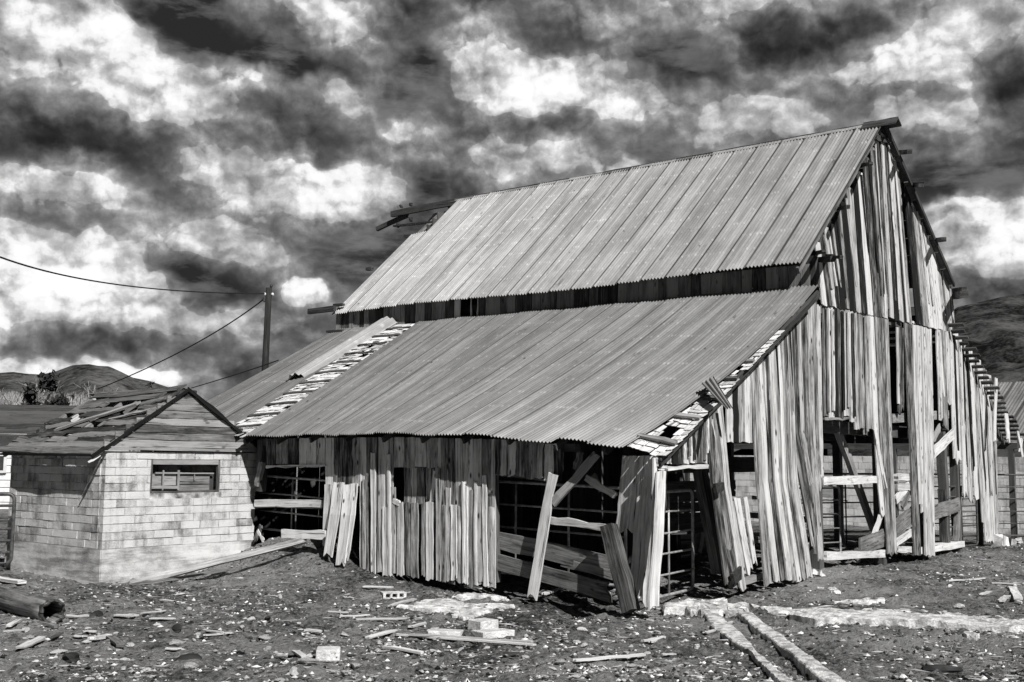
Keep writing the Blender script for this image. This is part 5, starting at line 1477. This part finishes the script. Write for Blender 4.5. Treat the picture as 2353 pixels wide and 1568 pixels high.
slab('concrete_slab', [D2(480, 392), D2(640, 365), D2(790, 345), D2(900, 365), D2(1100, 385), D2(1275, 380), D2(1240, 402), D2(1080, 432), D2(930, 474), D2(760, 425), D2(620, 412)], .045, 'flat pale concrete patch in the dirt below the open side bay')
slab('concrete_slab', [D2(850, 332), D2(1000, 305), D2(1100, 322), D2(1220, 336), D2(1120, 342), D2(1000, 328), D2(880, 343)], .05, 'thin pale concrete sliver behind the flat patch')
slab('concrete_chunk', [D3(86, 378), D3(200, 356), D3(470, 336), D3(482, 372), D3(468, 422), D3(345, 432), D3(220, 405), D3(92, 410)], .10, 'broad pale concrete chunk at the head of the left strip', cat='concrete chunk', rough=.006)
slab('concrete_chunk', [D3(484, 372), D3(612, 364), D3(618, 395), D3(600, 432), D3(482, 432)], .09, 'squarish pale concrete chunk beside the broad one', cat='concrete chunk', rough=.006)
def strip(name, left, right, h, label, cat='concrete strip', side=.0):
    """long cast strip between two measured edges; broken arrises, solid down into the ground"""
    m = MB(); La = [G(*p) for p in left]; Ra = [G(*p) for p in right]
    def along(P_, n):
        P_ = np.array(P_); d = np.concatenate(([0], np.cumsum(np.linalg.norm(np.diff(P_, axis=0), axis=1)))); t = np.linspace(0, d[-1], n)
        return np.stack([np.interp(t, d, P_[:, k]) for k in range(3)], 1)
    Ltot = sum(np.linalg.norm(La[k + 1] - La[k]) for k in range(len(La) - 1)); n = int(Ltot / .035)
    A_, B_ = along(La, n), along(Ra, n); A_, B_ = A_ + (A_ - B_) * .10, B_ + (B_ - A_) * .06; rg = np.random.default_rng(n)
    rows_ = []; xs_ = np.arange(n) * .035
    ea = .016 * (vnoise(xs_ * 9, xs_ * 0, 5) - .5) + .04 * (vnoise(xs_ * 2.2, xs_ * 0, 6) - .5); eb = .016 * (vnoise(xs_ * 9, xs_ * 0, 15) - .5) + .03 * (vnoise(xs_ * 2.2, xs_ * 0, 16) - .5)
    hz = .025 + h * (.85 + .3 * vnoise(xs_ * 1.1, xs_ * 0, 25)) + .012 * vnoise(xs_ * 8, xs_ * 0, 26)
    for k in range(n):
        a_, b_ = A_[k], B_[k]; d = nrm((b_ - a_) * V(1, 1, 0)); a_ = a_ + d * ea[k]; b_ = b_ + d * eb[k]
        z0 = min(a_[2], b_[2]); zt = lerp(a_[2], b_[2], .5) + hz[k]; r_ = []
        for f, zz in ((-.03, z0 - .12), (0, zt - .012 - .008 * rg.random()), (.06, zt - .004), (.3, zt), (.5, zt), (.72, zt), (.94, zt - .004), (1, zt - .012 - .008 * rg.random()), (1.03, z0 - .12)):
            p = lerp(a_, b_, f); r_.append(V(p[0], p[1], zz + (rg.normal(0, .0035) if 0 < f < 1 else 0)))
        rows_.append(r_)
    for e in (0, -1):
        q = [V(p[0], p[1], p[2] - .13) for p in rows_[e]]; rows_ = ([q] + rows_) if e == 0 else rows_ + [q]
    R_ = np.array(rows_); m.grid(R_, R_[..., :2], .6, False)
    return m.build(name, M['conc_slab'], None, label, cat)
strip('concrete_strip', [D3(345, 422), D3(400, 490), D3(520, 590), D3(640, 690), D3(760, 820), D3(880, 940)], [D3(412, 420), D3(520, 520), D3(640, 640), D3(770, 745), D3(900, 850), D3(1000, 940)], .025, 'left of two parallel concrete strips running to the bottom edge')
strip('concrete_strip', [D3(562, 436), D3(670, 530), D3(800, 630), D3(940, 740), D3(1060, 845), D3(1180, 940)], [D3(628, 430), D3(760, 530), D3(900, 640), D3(1040, 735), D3(1180, 840), D3(1300, 930)], .05, 'right of two parallel concrete strips running to the bottom edge')
strip('concrete_slab', [D3(880, 440), D3(1050, 458), D3(1250, 470), D3(1500, 478), D3(1800, 488), D3(2150, 515), D3(2500, 532)], [D3(905, 412), D3(1050, 412), D3(1250, 412), D3(1500, 420), D3(1800, 440), D3(2150, 470), D3(2500, 495)], .05, 'long pale concrete slab edge running to the right edge', 'concrete slab')
slab('concrete_slab', [D3(640, 376), D3(780, 372), D3(900, 398), D3(870, 412), D3(740, 405)], .05, 'small pale concrete piece right of the squarish chunk')
slab('concrete_slab', [D3(1000, 396), D3(1200, 386), D3(1500, 380), D3(1800, 392), D3(2100, 420), D3(2400, 440), D3(2400, 462), D3(2100, 452), D3(1800, 425), D3(1500, 412), D3(1200, 405)], .015, 'worn grey top of the buried slab behind the long slab edge')
slab('concrete_slab', [D3(1150, 335), D3(1300, 322), D3(1480, 318), D3(1480, 340), D3(1300, 343)], .02, 'thin worn concrete patch behind the long slab')
slab('concrete_slab', [D3(1050, 245), D3(1120, 248), D3(1195, 268), D3(1140, 272), D3(1070, 262)], .03, 'small bright concrete flake near the barn gable')
slab('concrete_chunk', [D3(1970, 545), D3(2020, 535), D3(2075, 560), D3(2050, 572), D3(1985, 562)], .06, 'flat pale stone piece below the long slab', cat='concrete chunk')
# planks and slats lying on the dirt
for c0, c1, w, th, tn, lb in (
        (D2(470, 594), D2(1425, 668), .055, .03, .9, 'long thin slat lying in front of the concrete blocks, outer one of two'), (D2(560, 592), D2(1400, 648), .05, .03, .6, 'long thin slat lying just behind the outer long slat'),
        (D2(395, 680), D2(660, 722), .08, .035, .95, 'pale stout stick lying near the bottom centre'), (D2(1670, 772), D2(2165, 735), .09, .03, .85, 'pale split board lying at the lower right of centre'), (D2(195, 490), D2(560, 484), .07, .03, .6, 'weathered slat lying left of the flat concrete patch'),
        (D2(95, 470), D2(300, 456), .06, .02, .9, 'pale thin slat above the weathered slat'), (D2(280, 618), D2(500, 560), .10, .03, .8, 'short pale board lying left of the concrete blocks'), (D2(570, 544), D2(672, 518), .08, .03, .7, 'short stick lying above the left concrete block'),
        (D2(250, 266), D2(466, 270), .07, .03, .85, 'pale slat lying behind the block with three holes'), (D2(430, 398), D2(605, 352), .08, .03, .6, 'dark tipped stick lying by the left end of the flat patch'), (D2(1190, 728), D2(1330, 726), .05, .03, .1, 'short dark stick lying below the long slats'), (D2(2140, 640), D2(2290, 612), .09, .03, .8, 'pale board end lying right of the split board'),
        (D3(2045, 72), D3(2420, 108), .05, .03, .9, 'long pale lath lying on the far right dirt'), (D3(1870, 212), D3(2110, 196), .06, .03, .9, 'pale lath lying on the right dirt below the far lath'), (D3(2140, 222), D3(2330, 232), .05, .02, .7, 'thin grey lath right of the pale lath'),
        (D3(2280, 250), D3(2320, 330), .16, .04, .8, 'broken upright board piece near the right edge'), (D3(2300, 345), D3(2353, 355), .10, .04, .9, 'short pale wood piece at the right edge'), (D3(2090, 300), D3(2140, 280), .10, .03, .7, 'small grey wood chip left of the broken upright board'), (D3(2205, 345), D3(2250, 310), .12, .04, .6, 'curled grey wood chip below the broken upright board'), (D3(2, 605), D3(92, 572), .08, .03, .9, 'pale board end left of the left concrete strip'), (D3(345, 545), D3(425, 522), .07, .02, .7, 'short stick beside the left concrete strip'), (D3(75, 685), D3(160, 678), .07, .02, .7, 'small slat low left of the left concrete strip'), (D3(275, 625), D3(315, 632), .09, .03, .8, 'small square chip between slats and left strip'),
        (D1(228, 510), D1(380, 545), .11, .05, .5, 'thick split of wood below the log end'), (D1(50, 540), D1(130, 495), .08, .03, .7, 'pale stick below the log'), (D1(20, 570), D1(190, 566), .05, .02, .7, 'thin slat at the lower left edge'), (D1(440, 466), D1(600, 468), .06, .03, .6, 'grey slat running right from the log end'), (D1(560, 570), D1(650, 572), .07, .02, .7, 'small slat right of the split wood'), (D1(490, 603), D1(580, 606), .07, .02, .75, 'pale slat below the small slat'), (D1(610, 632), D1(740, 605), .12, .05, .95, 'whitish split log piece lying at lower left'), (D1(740, 610), D1(820, 680), .13, .04, .35, 'dark shingle piece right of the whitish split piece'), (D1(130, 690), D1(290, 612), .14, .03, .6, 'broad bark strip at the lower left'), (D1(330, 620), D1(420, 582), .07, .03, .25, 'short dark stick beside the bark strip'),
        (D1(765, 464), D1(925, 466), .08, .03, .8, 'pale slat under the white stone left of centre'), (D1(945, 445), D1(1130, 430), .07, .02, .7, 'grey slat behind the white stone'), (D1(1005, 484), D1(1190, 484), .07, .02, .85, 'pale slat in the middle of the left yard'), (D1(1080, 360), D1(1245, 378), .08, .03, .6, 'grey split piece lying in front of the shed'), (D1(1365, 560), D1(1500, 580), .07, .02, .6, 'grey slat crossing a paler one on the left yard'), (D1(1370, 600), D1(1560, 578), .07, .02, .85, 'pale slat crossing a grey one on the left yard'), (D1(2035, 562), D1(2180, 575), .09, .03, .7, 'short grey slat above the broken pale block'), (D1(1100, 692), D1(1225, 694), .09, .02, .8, 'pale slat below the big white stone'), (D1(1850, 730), D1(1950, 740), .08, .03, .6, 'shingle edge left of the broken pale block'), (D1(1930, 735), D1(1995, 700), .16, .02, .4, 'grey curled shingle beside the broken pale block'), (D1(1985, 710), D1(2050, 755), .10, .03, .8, 'pale wood piece touching the broken pale block'), (D1(2190, 435), D1(2353, 445), .07, .02, .7, 'thin grey slat in the middle of the yard')):
    th *= .7; w *= .8
    plank('slat', G(*c0, .026 + th / 2), G(*c1, .026 + th / 2), w, th, 'wood_pale' if tn > .5 else 'wood_mid', lb, 'slat', tone=tn, seg=4, rag=(.04, .06), wob=.005)

# ---- stones: a few shapes, many individual copies
def stone_mesh(seed, flat):
    rg = np.random.default_rng(seed); import bmesh
    bm = bmesh.new(); bmesh.ops.create_icosphere(bm, subdivisions=2, radius=1)
    ph = rg.random(9) * 6
    for v in bm.verts:
        c_ = v.co; f = 1 + .22 * sin(c_.x * 2.3 + ph[0]) + .18 * sin(c_.y * 3.1 + ph[1] + c_.z * 2) + .12 * sin(c_.z * 4.7 + ph[2]) + rg.normal(0, .05)
        v.co = Vector((c_.x * f * 1.15, c_.y * f * .85, c_.z * f * flat))
    me = bpy.data.meshes.new('stone'); bm.to_mesh(me); bm.free(); me.materials.append(M['stone'])
    at = me.attributes.new('tone', 'FLOAT', 'POINT'); at.data.foreach_set('value', np.full(len(me.vertices), rg.random(), np.float32))
    return me
SM = [stone_mesh(i, .45 + .08 * (i % 3)) for i in range(7)]
def stone(p, r, label, group=None, name='stone', sx=1., sink=.25):
    o = bpy.data.objects.new(name, SM[RNG.integers(len(SM))]); COL.objects.link(o)
    o.location = (p[0], p[1], p[2] + r * .5 * (1 - sink * 1.6)); o.rotation_euler = (RNG.normal(0, .15), RNG.normal(0, .15), RNG.random() * 6.28); o.scale = (r * sx, r, r)
    return tag(o, label, 'stone', group)
for q, r, sx, lb in ((D1(1200, 650), .155, 1.3, 'biggest white stone in the left yard'), (D1(880, 655), .09, 1.1, 'round white stone left of the biggest one'), (D1(580, 632), .085, 1.2, 'white stone beside the whitish split log piece'), (D1(400, 700), .11, 1.4, 'pale flat stone low on the left yard'), (D1(885, 452), .10, 1.2, 'white stone above the pale slat left of centre'), (D1(200, 598), .075, 1.2, 'white stone on the bark strip at lower left'), (D1(165, 610), .07, 1.1, 'white stone next to the bark strip at lower left'), (D1(500, 540), .08, 1.3, 'pale stone right of the thick split of wood'), (D1(590, 540), .07, 1, 'pale stone between the log and the shed corner'),
                     (D1(1270, 405), .065, 1.1, 'white stone in front of the shed wall'), (D1(1885, 335), .07, .9, 'white stone below the dirt bank'), (D1(1690, 480), .11, 1.2, 'pale angular stone in the middle of the left yard'), (D1(1790, 610), .10, 1.3, 'pale stone above the broken pale block'), (D1(2080, 770), .14, 1.2, 'white stone touching the broken pale block'), (D1(1980, 838), .12, 1.4, 'flat white stone below the broken pale block'), (D1(835, 752), .07, 1.2, 'small white stone at the bottom left'), (D1(1280, 800), .10, 1.4, 'pale flat stone at the bottom of the left yard'),
                     (D2(205, 800), .12, 1.6, 'pale angular stone at the bottom below the pale stout stick'), (D2(140, 842), .08, 1.4, 'pale stone at the bottom left of the angular one'), (D2(995, 872), .09, 1.4, 'white stone at the bottom edge centre'), (D2(1580, 772), .11, 1, 'white pointed stone left of the pale split board'), (D2(1740, 655), .09, 1.2, 'white stone above the pale split board'), (D2(1345, 632), .07, 1, 'white stone on the end of the long slats'), (D2(1350, 742), .08, 1, 'pale stone by the short dark stick'), (D2(1725, 545), .08, 1.4, 'pale flat stone in the right of centre yard'), (D2(140, 588), .09, 1.4, 'pale stone left of the short pale board'), (D2(1050, 272), .07, 1, 'white stone at the foot of the side wall'), (D2(1840, 490), .08, 1.5, 'grey flat stone below the dark leaning post'), (D2(1965, 290), .13, 1, 'pale stone at the splintered end of the lower heavy plank'), (D2(575, 575), .06, 1.2, 'small pale stone left of the left concrete block'), (D2(1000, 530), .06, 1.2, 'small pale stone between the concrete blocks'),
                     (D3(1945, 370), .14, 1, 'rough grey stone above the long slab'), (D3(1885, 235), .08, 1.3, 'pale stone below the pale lath'), (D3(1820, 160), .06, 1, 'white stone on the right dirt'), (D3(1770, 740), .10, 1.5, 'white flat stone at the bottom right'), (D3(1545, 812), .06, 1, 'small white stone at the bottom right edge'), (D3(2200, 725), .06, 1.2, 'small pale stone near the right bottom corner'), (D3(780, 284), .06, 1.6, 'white flake by the foot of the kicked out boards'), (D3(45, 530), .08, 1.2, 'dark stone left of the left concrete strip')):
    stone(G(*q), r * .52, lb, sx=sx)
m_ = 0
while m_ < 230:                       # small pale stones strewn over the yard
    px, py = RNG.uniform(0, 2353), 1330 + 240 * RNG.random() ** .8
    if px > 1500 and RNG.random() < .6: continue
    if py < 1395 and 820 < px < 2353: continue
    if py < 1360 and px < 300: continue
    p = G(px, py)
    stone(p, RNG.uniform(.018, .038), 'small pale stone strewn in the dirt of the yard', 'small pale stones strewn over the yard', sx=RNG.uniform(1, 1.5)); m_ += 1
# dark lumps
for q, r, lb in ((D1(650, 452), .17, 'flat dark clod right of the log end'), (D1(1800, 408), .10, 'dark clod in front of the dirt bank'), (D1(1800, 470), .11, 'dark clod near the pale angular stone'), (D1(480, 748), .18, 'broad dark clod low on the left yard'), (D1(1260, 766), .2, 'broad dark clod at the bottom of the left yard'), (D3(1850, 780), .26, 'broad dark clod at the bottom right'), (D1(1190, 545), .15, 'dark flat clod above the left slats'), (D3(2300, 475), .16, 'black lump on the end of the long slab')):
    o = stone(G(*q), r * .55, lb, name='clod', sx=1.2, sink=.45); me = o.data.copy(); me.materials[0] = M['mount']; o.data = me; o['category'] = 'clod'
# loose grit, clods, splinters: uncountable
def grit():
    n = 85000
    rg = np.random.default_rng(5)
    # positions: dense near the camera, thinning out
    y = 11.0 + 20 * rg.random(n) ** 1.7; x = (rg.random(n) - .5) * (y * .98 + 1)
    keep = np.ones(n, bool)
    uvb = np.array([((x - B.O[0]) * B.u[0] + (y - B.O[1]) * B.u[1]), ((x - B.O[0]) * B.v[0] + (y - B.O[1]) * B.v[1])])
    uvs = np.array([((x - S.O[0]) * S.u[0] + (y - S.O[1]) * S.u[1]), ((x - S.O[0]) * S.v[0] + (y - S.O[1]) * S.v[1])])
    keep &= ~((uvb[0] > 2) & (uvb[1] > .3)); keep &= ~((uvs[0] > -.05) & (uvs[0] < 3.4) & (uvs[1] > -.05) & (uvs[1] < 3.4))
    patch = vnoise(x * .9, y * .9, 77); patch = patch * vnoise(x * .33 + 5, y * .33, 78); keep &= rg.random(n) < .12 + 1.9 * patch
    x, y, n = x[keep], y[keep], int(keep.sum())
    z = gz(x, y)
    r = .009 + .026 * rg.random(n) ** 3.2
    kind = rg.random(n)
    base = np.array([(1, 0, 0), (-1, 0, 0), (0, 1, 0), (0, -1, 0), (0, 0, 1), (0, 0, -1)], float)
    fc = np.array([(0, 2, 4), (2, 1, 4), (1, 3, 4), (3, 0, 4), (2, 0, 5), (1, 2, 5), (3, 1, 5), (0, 3, 5)])
    an = rg.random(n) * 6.28
    sx = r * np.where(kind < .22, rg.uniform(2.5, 6, n), rg.uniform(.8, 1.6, n)); sy = r * np.where(kind < .22, .45, rg.uniform(.7, 1.2, n)); sz = r * np.where(kind < .22, .35, rg.uniform(.4, .9, n))
    vv = base[None] * np.stack((sx, sy, sz), 1)[:, None, :] * (1 + rg.normal(0, .18, (n, 6, 1)))
    c_, s_ = np.cos(an)[:, None], np.sin(an)[:, None]
    X = vv[..., 0] * c_ - vv[..., 1] * s_ + x[:, None]; Y = vv[..., 0] * s_ + vv[..., 1] * c_ + y[:, None]; Z = vv[..., 2] + (z + sz * .5)[:, None]
    tone = np.where(kind < .22, rg.uniform(.3, .75, n), np.where(kind < .60, rg.uniform(.10, .30, n), np.where(rg.random(n) < .35, rg.uniform(.6, .95, n), rg.uniform(.30, .62, n))))
    m = MB(); m.v = [np.stack((X, Y, Z), -1).reshape(-1, 3)]; m.uv = [np.zeros((n * 6, 2))]; m.tone = [np.repeat(tone, 6)]
    m.f = (fc[None] + (np.arange(n) * 6)[:, None, None]).reshape(-1, 3).tolist(); m.smooth = [False] * len(m.f); m.n = n * 6
    m.build('gravel', M['grit'], None, 'loose grit, clods and splinters covering the yard', 'gravel', kind='stuff')
grit()
for o in list(bpy.data.objects):
    if '_org' in o: del o['_org']
